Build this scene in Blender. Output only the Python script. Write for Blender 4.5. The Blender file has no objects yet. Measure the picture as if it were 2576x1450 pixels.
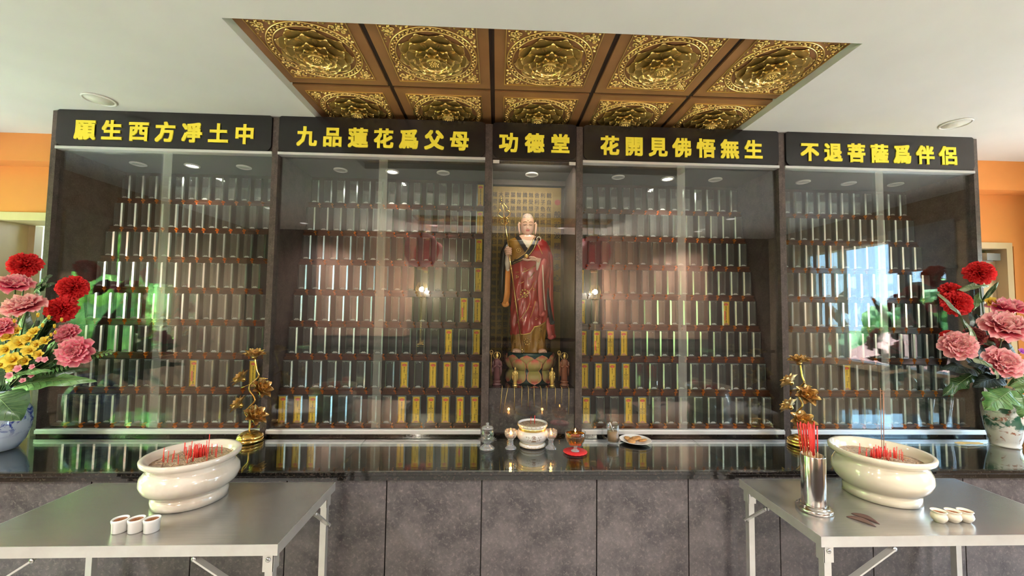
import bpy, math, random
from mathutils import Vector, Matrix, Quaternion
PI = math.pi
rnd = random.Random(7)
S = bpy.context.scene
C = S.collection

# ------------------------------------------------------------------ camera
cam_d = bpy.data.cameras.new('camera')
cam = bpy.data.objects.new('camera', cam_d)
C.objects.link(cam)
cam_d.sensor_width = 36.0
cam_d.lens = 990.4 / 2576 * 36.0
cam_d.clip_start = 0.02
cam_d.clip_end = 300
pit, yaw, rol = math.radians(2.8826), math.radians(2.20275), math.radians(0.7443)
fwd = Vector((math.sin(yaw) * math.cos(pit), math.cos(yaw) * math.cos(pit), math.sin(pit)))
rgt = Vector((math.cos(yaw), -math.sin(yaw), 0))
upv = rgt.cross(fwd)
r2 = math.cos(rol) * rgt + math.sin(rol) * upv
u2 = -math.sin(rol) * rgt + math.cos(rol) * upv
M = Matrix((r2, u2, -fwd)).transposed().to_4x4()
M.translation = Vector((0, -2.4, 1.55))
cam.matrix_world = M
S.camera = cam

# ------------------------------------------------------------------ world, sun, window portals, exposure
S.view_settings.view_transform = 'Standard'
S.view_settings.look = 'None'
S.view_settings.gamma = 1
S.view_settings.use_curve_mapping = False
S.view_settings.exposure = EXPO = 1.12
cy = S.cycles
cy.use_denoising = True
cy.max_bounces = 9
cy.diffuse_bounces = 5
cy.glossy_bounces = 5
cy.transmission_bounces = 6
cy.transparent_max_bounces = 24
cy.caustics_reflective = False
cy.caustics_refractive = False
cy.sample_clamp_indirect = 8.0
cy.use_adaptive_sampling = True
cy.adaptive_threshold = 0.02

w = bpy.data.worlds.new('sky')
S.world = w
w.use_nodes = True
nt = w.node_tree
for n in list(nt.nodes): nt.nodes.remove(n)
tc = nt.nodes.new('ShaderNodeTexCoord')
sep = nt.nodes.new('ShaderNodeSeparateXYZ')
rmp = nt.nodes.new('ShaderNodeValToRGB')
bgd = nt.nodes.new('ShaderNodeBackground')
out = nt.nodes.new('ShaderNodeOutputWorld')
nt.links.new(tc.outputs['Generated'], sep.inputs[0])
nt.links.new(sep.outputs['Z'], rmp.inputs[0])
rmp.color_ramp.elements[0].position = 0.0
rmp.color_ramp.elements[0].color = (0.68, 0.86, 1.0, 1)
rmp.color_ramp.elements[1].position = 0.6
rmp.color_ramp.elements[1].color = (0.42, 0.66, 1.0, 1)
nt.links.new(rmp.outputs[0], bgd.inputs[0])
bgd.inputs[1].default_value = 12
nt.links.new(bgd.outputs[0], out.inputs[0])

sun_d = bpy.data.lights.new('sun', 'SUN')
sun_d.energy = 105
sun_d.angle = 0.01
sun_d.color = (1.0, 0.94, 0.84)
sun = bpy.data.objects.new('sun', sun_d)
C.objects.link(sun)
sun.rotation_euler = Vector((0.34, -0.50, 0.80)).to_track_quat('Z', 'Y').to_euler()

# room limits
XL, XR, YB, YF, ZC = -3.75, 4.3, 0.47, -3.6, 2.695
WIN = [('L', -2.32, -1.10, 0.99, 2.30), ('L', -0.85, 0.30, 0.02, 2.35),      # each side: window, then an added opening for daylight
       ('R', -2.46, -1.00, 0.92, 2.38), ('R', -0.82, -0.12, 0.02, 2.15)]
for side, y0, y1, z0, z1 in WIN:
    pl = bpy.data.lights.new('window_portal', 'AREA')
    pl.shape = 'RECTANGLE'
    pl.size = z1 - z0
    pl.size_y = y1 - y0
    pl.cycles.is_portal = True
    po = bpy.data.objects.new('window_portal', pl)
    C.objects.link(po)
    x = XL - 0.22 if side == 'L' else XR + 0.22
    po.location = (x, (y0 + y1) / 2, (z0 + z1) / 2)
    po.rotation_euler = (0, -PI / 2 if side == 'L' else PI / 2, 0)
# added ceiling downlights behind the camera, fill light for the hall
FILL_LAMPS = [(x, y) for y in (-2.3, -3.1) for x in (-2.7, -0.9, 0.9, 2.9) if not (y == -2.3 and abs(x) < 1)]
for lx, ly in FILL_LAMPS:
    sl = bpy.data.lights.new('hall_lamp', 'SPOT')
    sl.energy = 115
    sl.spot_size = 2.6
    sl.spot_blend = 0.8
    sl.shadow_soft_size = 0.05
    sl.color = (1.0, 0.97, 0.95)
    so = bpy.data.objects.new('hall_lamp', sl)
    C.objects.link(so)
    so.location = (lx, ly, ZC - 0.03)

# two warm altar lamps standing behind the photographer
for lx in (-1.08, 1.44):
    pl = bpy.data.lights.new('altar_lamp', 'POINT')
    pl.energy = 42
    pl.shadow_soft_size = 0.035
    pl.color = (1.0, 0.90, 0.76)
    po = bpy.data.objects.new('altar_lamp', pl)
    C.objects.link(po)
    po.location = (lx, -3.30, 1.80)

# added fill strip behind the niche header, brightens the statue
nl = bpy.data.lights.new('niche_lamp', 'AREA')
nl.shape = 'RECTANGLE'
nl.size, nl.size_y = 0.42, 0.03
nl.energy = 1.25
nl.color = (1.0, 0.90, 0.74)
no = bpy.data.objects.new('niche_lamp', nl)
C.objects.link(no)
no.location = (0.222, 0.046, 2.452)
no.rotation_euler = Vector((0, -0.58, 0.82)).to_track_quat('Z', 'Y').to_euler()

# ------------------------------------------------------------------ helpers
class MB:
    def __init__(s):
        s.v = []; s.f = []; s.m = []; s.sm = []; s.t = {}
    def add(s, vs, fs, m=0, sm=False, ts=None):
        o = len(s.v)
        s.v.extend([tuple(p) for p in vs])
        for f in fs:
            s.f.append([i + o for i in f]); s.m.append(m); s.sm.append(sm)
        if ts:
            for i, t in enumerate(ts): s.t[o + i] = t
        return s
    def box(s, x0, x1, y0, y1, z0, z1, m=0, b=0):
        if b:
            pts = []
            for z, i in ((z0, b), (z0 + b, 0), (z1 - b, 0), (z1, b)):
                pts += [(x0 + i + (b if not i else 0) * 0, y0 + i, z), (x1 - i, y0 + i, z), (x1 - i, y1 - i, z), (x0 + i, y1 - i, z)]
            fs = [(3, 2, 1, 0), (12, 13, 14, 15)]
            for k in range(3):
                for j in range(4):
                    a = k * 4 + j; c = k * 4 + (j + 1) % 4
                    fs.append((a, c, c + 4, a + 4))
            s.add(pts, fs, m); return s
        s.add([(x0, y0, z0), (x1, y0, z0), (x1, y1, z0), (x0, y1, z0), (x0, y0, z1), (x1, y0, z1), (x1, y1, z1), (x0, y1, z1)],
              [(3, 2, 1, 0), (4, 5, 6, 7), (0, 1, 5, 4), (1, 2, 6, 5), (2, 3, 7, 6), (3, 0, 4, 7)], m)
        return s
    def lathe(s, prof, n=32, c=(0, 0, 0), m=0, sm=True, fn=None, axis=None, caps=True):
        vs = []; fs = []
        for i, (r, z) in enumerate(prof):
            for j in range(n):
                a = 2 * PI * j / n
                rr = r * (fn(a, i) if fn else 1)
                vs.append(Vector((rr * math.cos(a), rr * math.sin(a), z)))
        if axis is not None:
            q = Vector((0, 0, 1)).rotation_difference(Vector(axis))
            vs = [q @ v for v in vs]
        vs = [v + Vector(c) for v in vs]
        for i in range(len(prof) - 1):
            for j in range(n):
                k = (j + 1) % n
                fs.append((i * n + j, i * n + k, (i + 1) * n + k, (i + 1) * n + j))
        if caps:
            if prof[0][0] > 1e-5: fs.append(tuple(reversed(range(n))))
            if prof[-1][0] > 1e-5: fs.append(tuple(range((len(prof) - 1) * n, len(prof) * n)))
        s.add(vs, fs, m, sm); return s
    def tube(s, pts, r, n=8, m=0, sm=True, caps=True, flat=1.0):
        pts = [Vector(p) for p in pts]; L = len(pts)
        rs = r if isinstance(r, (list, tuple)) else [r] * L
        vs = []; fs = []; prev = None
        for i, p in enumerate(pts):
            d = (pts[min(i + 1, L - 1)] - pts[max(i - 1, 0)]).normalized()
            if prev is None:
                a = d.orthogonal().normalized()
            else:
                a = (prev - d * prev.dot(d))
                a = a.normalized() if a.length > 1e-6 else d.orthogonal().normalized()
            prev = a; b = d.cross(a)
            for j in range(n):
                t = 2 * PI * j / n
                vs.append(p + (a * math.cos(t) + b * math.sin(t) * flat) * rs[i])
        for i in range(L - 1):
            for j in range(n):
                k = (j + 1) % n
                fs.append((i * n + j, i * n + k, (i + 1) * n + k, (i + 1) * n + j))
        if caps:
            fs.append(tuple(reversed(range(n)))); fs.append(tuple(range((L - 1) * n, L * n)))
        s.add(vs, fs, m, sm); return s
    def grid(s, nu, nv, fn, m=0, sm=True, cu=False, mf=None, tf=None):
        vs = [fn(i / (nu if cu else nu - 1), j / (nv - 1)) for j in range(nv) for i in range(nu)]
        fs = []; ms = []
        for j in range(nv - 1):
            for i in range(nu if cu else nu - 1):
                k = (i + 1) % nu
                fs.append((j * nu + i, j * nu + k, (j + 1) * nu + k, (j + 1) * nu + i))
        ts = [tf(i / (nu if cu else nu - 1), j / (nv - 1)) for j in range(nv) for i in range(nu)] if tf else None
        s.add(vs, fs, m, sm, ts); return s
    def ball(s, c, r, n=12, k=8, m=0, sq=(1, 1, 1)):
        prof = [(math.sin(PI * i / k), -math.cos(PI * i / k)) for i in range(k + 1)]
        vs = []; fs = []
        for q, z in prof:
            for j in range(n):
                a = 2 * PI * j / n
                vs.append((c[0] + r * q * math.cos(a) * sq[0], c[1] + r * q * math.sin(a) * sq[1], c[2] + r * z * sq[2]))
        for i in range(k):
            for j in range(n):
                kk = (j + 1) % n
                fs.append((i * n + j, i * n + kk, (i + 1) * n + kk, (i + 1) * n + j))
        s.add(vs, fs, m, True); return s
    def bar(s, a, b, wd, th, m=0, up=(0, 0, 1)):
        a = Vector(a); b = Vector(b); d = (b - a).normalized()
        sx = d.cross(Vector(up)); sx = sx.normalized() if sx.length > 1e-4 else Vector((1, 0, 0))
        sy = sx.cross(d)
        vs = []
        for p in (a, b):
            for i, j in ((-1, -1), (1, -1), (1, 1), (-1, 1)):
                vs.append(p + sx * (i * wd / 2) + sy * (j * th / 2))
        s.add(vs, [(3, 2, 1, 0), (4, 5, 6, 7), (0, 1, 5, 4), (1, 2, 6, 5), (2, 3, 7, 6), (3, 0, 4, 7)], m); return s
    def prism(s, poly, a, b, ax='y', m=0, sm=False):
        n = len(poly)
        def P(p, q):
            return {'y': (p[0], q, p[1]), 'x': (q, p[0], p[1]), 'z': (p[0], p[1], q)}[ax]
        vs = [P(p, a) for p in poly] + [P(p, b) for p in poly]
        fs = [tuple(range(n)), tuple(range(2 * n - 1, n - 1, -1))] + [(i, i + n, (i + 1) % n + n, (i + 1) % n) for i in range(n)]
        s.add(vs, fs, m, sm); return s
    def xf(s, mat):
        s.v = [tuple(mat @ Vector(p)) for p in s.v]; return s
    def build(s, name, mats, parent=None, loc=None, recalc=True):
        me = bpy.data.meshes.new(name)
        me.from_pydata(s.v, [], s.f)
        if not isinstance(mats, (list, tuple)): mats = [mats]
        for mm in mats: me.materials.append(mm)
        me.polygons.foreach_set('material_index', s.m)
        me.polygons.foreach_set('use_smooth', s.sm)
        if s.t:
            at = me.attributes.new('t', 'FLOAT', 'POINT')
            at.data.foreach_set('value', [s.t.get(i, 0.0) for i in range(len(s.v))])
        me.update()
        if recalc:
            import bmesh
            bm = bmesh.new(); bm.from_mesh(me)
            bmesh.ops.remove_doubles(bm, verts=bm.verts, dist=1e-6)
            bmesh.ops.recalc_face_normals(bm, faces=bm.faces)
            bm.to_mesh(me); bm.free()
        o = bpy.data.objects.new(name, me)
        C.objects.link(o)
        if parent: o.parent = parent
        if loc is not None: o.location = loc
        return o

def tag(o, label, cat, group=None, kind=None):
    if label: o['label'] = label
    if cat: o['category'] = cat
    if group: o['group'] = group
    if kind: o['kind'] = kind
    return o
def thing(name, label, cat, loc=(0, 0, 0), group=None, rotz=0):
    o = bpy.data.objects.new(name, None)
    o.empty_display_size = 0.05
    C.objects.link(o)
    o.location = loc
    o.rotation_euler = (0, 0, rotz)
    return tag(o, label, cat, group)
def structure(o):
    o['kind'] = 'structure'; return o
def dup(r, loc=None, label=None, rotz=None, group=None, parent=None):
    c = r.copy(); C.objects.link(c)
    if parent: c.parent = parent
    if loc is not None: c.location = loc
    if rotz is not None: c.rotation_euler = (0, 0, rotz)
    if label: c['label'] = label
    if group: c['group'] = group
    for ch in list(r.children): dup(ch, parent=c)
    return c

_glyph = {}
def glyph(ch, off=0.0):
    k = (ch, off)
    if k not in _glyph:
        cu = bpy.data.curves.new('g', 'FONT'); cu.body = ch; cu.size = 1; cu.resolution_u = 2; cu.offset = off
        ob = bpy.data.objects.new('g', cu); C.objects.link(ob)
        me = bpy.data.meshes.new_from_object(ob.evaluated_get(bpy.context.evaluated_depsgraph_get()))
        vs = [(v.co.x, v.co.y) for v in me.vertices]
        fs = [tuple(p.vertices) for p in me.polygons]
        _glyph[k] = (vs, fs)
        bpy.data.objects.remove(ob); bpy.data.curves.remove(cu); bpy.data.meshes.remove(me)
    return _glyph[k]
def put_char(mb, ch, x, z, y, size, off=0.0, thick=0.0, sx=1.0, m=0):
    """glyph centred on (x, z) in a plane facing -y; off > 0 (in em) makes the strokes heavier"""
    vs, fs = glyph(ch)
    sh = [(0, 0)]
    if off: sh += [(i * off, j * off) for i in (-1, 0, 1) for j in (-1, 0, 1) if i or j]
    for q, (da, db) in enumerate(sh):
        yy = y - thick - q * 2e-5
        P = [(x + (a + da - 0.5) * size * sx, yy, z + (b + db - 0.375) * size) for a, b in vs]
        if not thick:
            mb.add(P, fs, m); continue
        n = len(P); cnt = set()
        for f in fs:
            for i in range(len(f)): cnt.add((f[i], f[(i + 1) % len(f)]))
        side = [(a, b, b + n, a + n) for (a, b) in cnt if (b, a) not in cnt]
        mb.add(P + [(p[0], y, p[2]) for p in P], list(fs) + side, m)

# ------------------------------------------------------------------ materials
def newmat(name):
    m = bpy.data.materials.new(name); m.use_nodes = True
    t = m.node_tree
    for n in list(t.nodes): t.nodes.remove(n)
    o = t.nodes.new('ShaderNodeOutputMaterial')
    return m, t, o
def noise_fac(t, scale, detail=4, lo=0.35, hi=0.65, dist=0.0, stretch=None, rough=0.6):
    c = t.nodes.new('ShaderNodeTexCoord')
    nz = t.nodes.new('ShaderNodeTexNoise')
    nz.inputs['Scale'].default_value = scale; nz.inputs['Detail'].default_value = detail
    nz.inputs['Roughness'].default_value = rough; nz.inputs['Distortion'].default_value = dist
    src = c.outputs['Object']
    if stretch:
        mp = t.nodes.new('ShaderNodeMapping'); mp.inputs['Scale'].default_value = stretch
        t.links.new(src, mp.inputs[0]); src = mp.outputs[0]
    t.links.new(src, nz.inputs['Vector'])
    mr = t.nodes.new('ShaderNodeMapRange')
    mr.inputs[1].default_value = lo; mr.inputs[2].default_value = hi
    t.links.new(nz.outputs[0], mr.inputs[0])
    return mr.outputs[0]
def mixcol(t, fac, a, b):
    mx = t.nodes.new('ShaderNodeMix'); mx.data_type = 'RGBA'
    t.links.new(fac, mx.inputs[0])
    for i, c in ((6, a), (7, b)):
        if hasattr(c, 'links'): t.links.new(c, mx.inputs[i])
        else: mx.inputs[i].default_value = (*c, 1)
    return mx.outputs[2]
def pm(name, col, rough=0.5, metal=0.0, var=None, bump=None, coat=0.0, emit=None, spec=0.5, sss=0.0, trans=0.0):
    """principled; var=(colour2, scale, detail, lo, hi[, stretch]); bump=(scale, strength)"""
    m, t, o = newmat(name)
    p = t.nodes.new('ShaderNodeBsdfPrincipled')
    t.links.new(p.outputs[0], o.inputs[0])
    p.inputs['Roughness'].default_value = rough
    p.inputs['Metallic'].default_value = metal
    p.inputs['Specular IOR Level'].default_value = spec
    p.inputs['Coat Weight'].default_value = coat
    p.inputs['Coat Roughness'].default_value = 0.05
    p.inputs['Transmission Weight'].default_value = trans
    if sss:
        p.inputs['Subsurface Weight'].default_value = sss
        p.inputs['Subsurface Radius'].default_value = (0.01, 0.006, 0.004)
    if emit:
        p.inputs['Emission Color'].default_value = (*emit[0], 1); p.inputs['Emission Strength'].default_value = emit[1]
    if var:
        f = noise_fac(t, var[1], var[2], var[3], var[4], stretch=var[5] if len(var) > 5 else None)
        t.links.new(mixcol(t, f, col, var[0]), p.inputs['Base Color'])
    else:
        p.inputs['Base Color'].default_value = (*col, 1)
    if bump:
        f = noise_fac(t, bump[0], 3, 0.2, 0.8, stretch=bump[2] if len(bump) > 2 else None)
        b = t.nodes.new('ShaderNodeBump'); b.inputs['Strength'].default_value = bump[1]; b.inputs['Distance'].default_value = 0.01
        t.links.new(f, b.inputs['Height']); t.links.new(b.outputs[0], p.inputs['Normal'])
    return m
def thin_glass(name, f0=0.045, tint=(1, 1, 1), rough=0.0, veil=0.0, veilcol=(0.6, 0.62, 0.6)):
    """thin sheet: Schlick mirror over a clear sheet, with a little frost when veil > 0"""
    m, t, o = newmat(name)
    g = t.nodes.new('ShaderNodeNewGeometry')
    d = t.nodes.new('ShaderNodeVectorMath'); d.operation = 'DOT_PRODUCT'
    t.links.new(g.outputs['Normal'], d.inputs[0]); t.links.new(g.outputs['Incoming'], d.inputs[1])
    def mth(op, a, b=None):
        n = t.nodes.new('ShaderNodeMath'); n.operation = op
        for i, x in enumerate((a, b)):
            if x is None: continue
            if hasattr(x, 'links'): t.links.new(x, n.inputs[i])
            else: n.inputs[i].default_value = x
        return n.outputs[0]
    c = mth('POWER', mth('SUBTRACT', 1.0, mth('MINIMUM', mth('ABSOLUTE', d.outputs['Value']), 1.0)), 5.0)
    f = mth('ADD', mth('MULTIPLY', c, 1 - f0), f0)
    tr = t.nodes.new('ShaderNodeBsdfTransparent'); tr.inputs[0].default_value = (*tint, 1)
    gl = t.nodes.new('ShaderNodeBsdfGlossy'); gl.inputs['Roughness'].default_value = rough
    gl.inputs[0].default_value = (1, 1, 1, 1)
    base = tr.outputs[0]
    if veil:
        df = t.nodes.new('ShaderNodeBsdfDiffuse'); df.inputs[0].default_value = (*veilcol, 1)
        mv = t.nodes.new('ShaderNodeMixShader'); mv.inputs[0].default_value = veil
        t.links.new(base, mv.inputs[1]); t.links.new(df.outputs[0], mv.inputs[2]); base = mv.outputs[0]
    mx = t.nodes.new('ShaderNodeMixShader')
    t.links.new(f, mx.inputs[0]); t.links.new(base, mx.inputs[1]); t.links.new(gl.outputs[0], mx.inputs[2])
    t.links.new(mx.outputs[0], o.inputs[0])
    return m
def crystal(name, col=(1, 1, 1), rough=0.02, ior=1.45):
    m, t, o = newmat(name)
    g = t.nodes.new('ShaderNodeBsdfGlass'); g.inputs[0].default_value = (*col, 1)
    g.inputs['Roughness'].default_value = rough; g.inputs['IOR'].default_value = ior
    t.links.new(g.outputs[0], o.inputs[0]); return m
def petal_mat(name, stops, rough=0.6):
    """colour runs from petal base (t=0) to petal tip (t=1)"""
    m, t, o = newmat(name)
    p = t.nodes.new('ShaderNodeBsdfPrincipled'); p.inputs['Roughness'].default_value = rough
    p.inputs['Specular IOR Level'].default_value = 0.2
    a = t.nodes.new('ShaderNodeAttribute'); a.attribute_name = 't'
    r = t.nodes.new('ShaderNodeValToRGB')
    el = r.color_ramp.elements
    while len(el) < len(stops): el.new(0.5)
    for e, (q, c) in zip(el, stops): e.position = q; e.color = (*c, 1)
    t.links.new(a.outputs['Fac'], r.inputs[0]); t.links.new(r.outputs[0], p.inputs['Base Color'])
    tl = t.nodes.new('ShaderNodeBsdfTranslucent'); t.links.new(r.outputs[0], tl.inputs[0])
    mx = t.nodes.new('ShaderNodeMixShader'); mx.inputs[0].default_value = 0.2
    t.links.new(p.outputs[0], mx.inputs[1]); t.links.new(tl.outputs[0], mx.inputs[2])
    t.links.new(mx.outputs[0], o.inputs[0]); return m

def stone_mat(name, rough, dark, mid, lite, s=5.0, coat=0.0):
    m, t, o = newmat(name)
    p = t.nodes.new('ShaderNodeBsdfPrincipled'); t.links.new(p.outputs[0], o.inputs[0])
    p.inputs['Roughness'].default_value = rough; p.inputs['Coat Weight'].default_value = coat
    p.inputs['Coat Roughness'].default_value = 0.04
    a = noise_fac(t, s, 10, 0.36, 0.66, dist=0.25, rough=0.72)
    b = noise_fac(t, s * 9, 6, 0.52, 0.78, dist=0.5, rough=0.7)
    c1 = mixcol(t, a, dark, mid); c2 = mixcol(t, b, c1, lite)
    t.links.new(c2, p.inputs['Base Color']); return m

MT = dict(
    ceiling=pm('ceiling_paint', (0.62, 0.61, 0.585), 0.9, var=((0.59, 0.58, 0.555), 3, 2, .3, .7)),
    orange=pm('orange_paint', (0.60, 0.235, 0.055), 0.75, var=((0.55, 0.21, 0.05), 2, 3, .3, .7)),
    white=pm('white_paint', (0.7, 0.69, 0.65), 0.8),
    floor=pm('floor_tile', (0.55, 0.52, 0.48), 0.3, var=((0.48, 0.46, 0.42), 4, 4, .3, .7)),
    laminate=stone_mat('mottled_laminate', 0.25, (0.046, 0.041, 0.044), (0.125, 0.108, 0.108), (0.21, 0.18, 0.165), 7.0),
    post=stone_mat('mottled_post_laminate', 0.32, (0.045, 0.036, 0.034), (0.11, 0.085, 0.075), (0.2, 0.16, 0.14), 14),
    marble=stone_mat('dark_marble', 0.12, (0.005, 0.0045, 0.004), (0.012, 0.010, 0.009), (0.085, 0.065, 0.05), 9, 0.2),
    inner=pm('dark_wood_lining', (0.030, 0.022, 0.018), 0.35, var=((0.045, 0.03, 0.024), 10, 4, .3, .7, (1, 1, .2))),
    riser=pm('dark_shelf_wood', (0.020, 0.015, 0.013), 0.4),
    cabceil=pm('grey_board', (0.10, 0.10, 0.10), 0.6),
    sign=pm('black_lacquer', (0.012, 0.011, 0.012), 0.22),
    yellow=pm('yellow_letters', (1.0, 0.86, 0.06), 0.5),
    alu=pm('silver_aluminium', (0.75, 0.76, 0.76), 0.35, 0.55),
    glass=thin_glass('door_glass', 0.06, (0.97, 0.985, 0.975)),
    strip=thin_glass('frosted_seal_strip', 0.06, (0.95, 0.97, 0.95), 0.05, 0.16, (0.62, 0.63, 0.58)),  # pale veil that paints in the double reflection of overlapping panes
    topglass=thin_glass('worktop_glass', 0.075, (0.90, 0.95, 0.93)),
    winglass=thin_glass('window_glass', 0.04, (0.88, 0.92, 0.90)),
    windim=thin_glass('dimmed_window_glass', 0.04, (0.50, 0.57, 0.61)),  # tint added to dim the outdoors behind the right window
    tabfront=thin_glass('tablet_glass', 0.10, (0.90, 0.92, 0.91), 0.02, 0.04),
    tabcham=pm('polished_glass_edge', (0.84, 0.95, 0.90), 0.20, 1.0),
    tabside=thin_glass('tablet_side_glass', 0.22, (0.8, 0.9, 0.85), 0.03, 0.3, (0.65, 0.8, 0.72)),
    etch=pm('etched_glass', (0.5, 0.52, 0.5), 0.8),
    pedwood=pm('carved_brown_wood', (0.085, 0.030, 0.014), 0.3, var=((0.05, 0.018, 0.010), 60, 3, .3, .7), coat=0.3),
    pedside=pm('lit_amber_scroll_wood', (0.80, 0.29, 0.03), 0.3, coat=0.3),  # amber pedestal sides, their window-lit orange put into the colour
    card=pm('yellow_card', (0.86, 0.58, 0.045), 0.55),
    cardline=pm('ochre_print', (0.62, 0.32, 0.03), 0.6),
    cardred=pm('red_print', (0.62, 0.09, 0.03), 0.6),
    cardpink=pm('pink_strip', (0.85, 0.16, 0.10), 0.6),
    cardmauve=pm('mauve_print', (0.50, 0.20, 0.17), 0.6),
    ink=pm('black_ink', (0.012, 0.010, 0.010), 0.6),
    bronze=pm('bronze_panel', (0.34, 0.17, 0.065), 0.42, 0.35, var=((0.29, 0.14, 0.05), 6, 3, .3, .7)),
    golddark=pm('old_gold', (0.40, 0.27, 0.07), 0.38, 0.6),
    gold=pm('bright_gold', (0.90, 0.64, 0.22), 0.28, 0.85),
    groove=pm('dark_groove', (0.035, 0.02, 0.012), 0.6),
    brass=pm('polished_brass', (0.78, 0.52, 0.16), 0.16, 1.0),
    steel=pm('brushed_steel', (0.58, 0.56, 0.53), 0.27, 0.85, var=((0.50, 0.485, 0.46), 8, 3, .3, .7, (1, 12, 12))),
    steellite=pm('satin_steel_edge', (0.66, 0.65, 0.61), 0.34, 0.75, var=((0.58, 0.56, 0.52), 9, 4, .35, .7)),
    chrome=pm('polished_steel', (0.62, 0.60, 0.57), 0.14, 1.0),
    bolt=pm('bolt_steel', (0.42, 0.41, 0.40), 0.3, 1.0),
    cream=pm('cream_glaze', (0.70, 0.64, 0.50), 0.12, coat=0.6, var=((0.66, 0.60, 0.46), 5, 4, .3, .7)),
    marblewhite=pm('cream_marble', (0.68, 0.62, 0.53), 0.13, coat=0.4, var=((0.52, 0.42, 0.31), 6, 6, .5, .8)),
    porcelain=pm('white_porcelain', (0.74, 0.73, 0.70), 0.12, coat=0.5),
    ash=pm('incense_ash', (0.34, 0.24, 0.15), 0.95, var=((0.50, 0.39, 0.27), 120, 4, .35, .65), bump=(90, 1.0)),
    teabrown=pm('brown_filling', (0.28, 0.10, 0.03), 0.35, var=((0.2, 0.06, 0.02), 80, 3, .3, .7)),
    red=pm('red_stick', (0.72, 0.035, 0.025), 0.55),
    bamboo=pm('bamboo_stick', (0.50, 0.30, 0.13), 0.6),
    leaf=pm('dark_leaf', (0.030, 0.075, 0.028), 0.35, var=((0.06, 0.13, 0.045), 25, 3, .4, .7)),
    leafmid=pm('green_leaf', (0.07, 0.19, 0.05), 0.4, var=((0.16, 0.28, 0.09), 30, 3, .4, .7)),
    leafgrey=pm('grey_green_leaf', (0.17, 0.21, 0.11), 0.5, var=((0.25, 0.3, 0.17), 30, 3, .4, .7)),
    leafblack=pm('blackish_leaf', (0.010, 0.018, 0.012), 0.55, spec=.25),
    veinblack=pm('blackish_vein', (0.03, 0.05, 0.03), 0.6),
    vein=pm('leaf_vein', (0.15, 0.23, 0.09), 0.5),
    stem=pm('green_stem', (0.05, 0.10, 0.03), 0.5),
    skin=pm('painted_skin', (0.80, 0.50, 0.36), 0.3, coat=0.25),
    scalp=pm('stippled_scalp', (0.62, 0.44, 0.34), 0.45, var=((0.32, 0.27, 0.24), 130, 2, .45, .6)),
    ochre=pm('ochre_brocade', (0.36, 0.19, 0.025), 0.35, var=((0.27, 0.13, 0.02), 30, 3, .3, .7)),
    robe=pm('crimson_lacquer_robe', (0.40, 0.028, 0.026), 0.28, var=((0.32, 0.02, 0.022), 20, 3, .3, .7), coat=0.3),
    pinkrobe=pm('rose_sleeve_lining', (0.62, 0.13, 0.13), 0.3, coat=0.3),
    black=pm('black_trim', (0.014, 0.013, 0.015), 0.3),
    navy=pm('navy_brocade', (0.02, 0.024, 0.04), 0.35),
    cloth=pm('white_inner_collar', (0.74, 0.66, 0.52), 0.45),
    orangecloth=pm('orange_sleeve_lining', (0.72, 0.28, 0.05), 0.35),
    gilt=pm('gilt_line', (0.80, 0.55, 0.18), 0.3, 0.7),
    lotus=petal_mat('lotus_petal_paint', [(0.0, (0.44, 0.40, 0.12)), (0.35, (0.55, 0.42, 0.18)), (0.66, (0.72, 0.16, 0.12)), (0.88, (0.74, 0.36, 0.28)), (1.0, (0.70, 0.44, 0.28))], 0.3),
    teal=pm('dark_teal_lacquer', (0.012, 0.05, 0.045), 0.3),
    lip=pm('lip_red', (0.55, 0.06, 0.05), 0.4),
    figbrown=pm('amber_resin_figure', (0.24, 0.08, 0.035), 0.25, coat=0.5),
    figpurple=pm('plum_resin_figure', (0.17, 0.06, 0.065), 0.25, coat=0.5),
    sutra=pm('aged_gold_panel', (0.17, 0.11, 0.022), 0.45, 0.2, var=((0.13, 0.082, 0.015), 8, 4, .3, .7)),
    crystal=thin_glass('clear_crystal', 0.14, (0.92, 0.94, 0.96), 0.06, 0.20, (0.75, 0.76, 0.82)),
    amberoil=crystal('amber_oil', (1.0, 0.68, 0.22), 0.0, 1.33),
    mugglass=thin_glass('mug_glass', 0.09, (0.95, 0.97, 0.97)),
    milktea=pm('milk_tea', (0.48, 0.31, 0.17), 0.35),
    redlace=pm('red_coaster', (0.72, 0.03, 0.035), 0.4),
    biscuit=pm('biscuit', (0.66, 0.36, 0.13), 0.7, var=((0.48, 0.22, 0.06), 60, 4, .4, .7), bump=(70, .5)),
    woodblock=pm('worn_brown_wood', (0.13, 0.07, 0.05), 0.55, var=((0.07, 0.035, 0.028), 25, 4, .3, .7, (1, 6, 1))),
    frame=pm('window_frame_wood', (0.50, 0.36, 0.22), 0.5),
    framedark=pm('dark_window_frame', (0.10, 0.11, 0.13), 0.45),
    doorwood=pm('cream_door_wood', (0.55, 0.44, 0.28), 0.5, var=((0.48, 0.37, 0.22), 6, 4, .3, .7, (1, 1, .2))),
    greypanel=pm('grey_brown_panel', (0.30, 0.25, 0.18), 0.6),
    paper=pm('yellowed_paper', (0.72, 0.55, 0.22), 0.7),
    flame=pm('flame', (1, 0.6, 0.2), 0.5, emit=((1.0, 0.42, 0.09), 9)),
    lamphall=pm('hall_lamp_face', (.8, .8, .8), 0.5, emit=((1.0, 0.95, 0.9), 1.5)),
    lampon=pm('lit_lamp_face', (1, 1, 1), 0.5, emit=((1.0, 0.93, 0.82), 14)),
    lampoff=pm('unlit_lamp_face', (0.55, 0.57, 0.55), 0.3),
    lampring=pm('lamp_ring', (0.75, 0.75, 0.72), 0.4),
    speaker=pm('speaker_grille', (0.58, 0.57, 0.51), 0.8),
)

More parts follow.
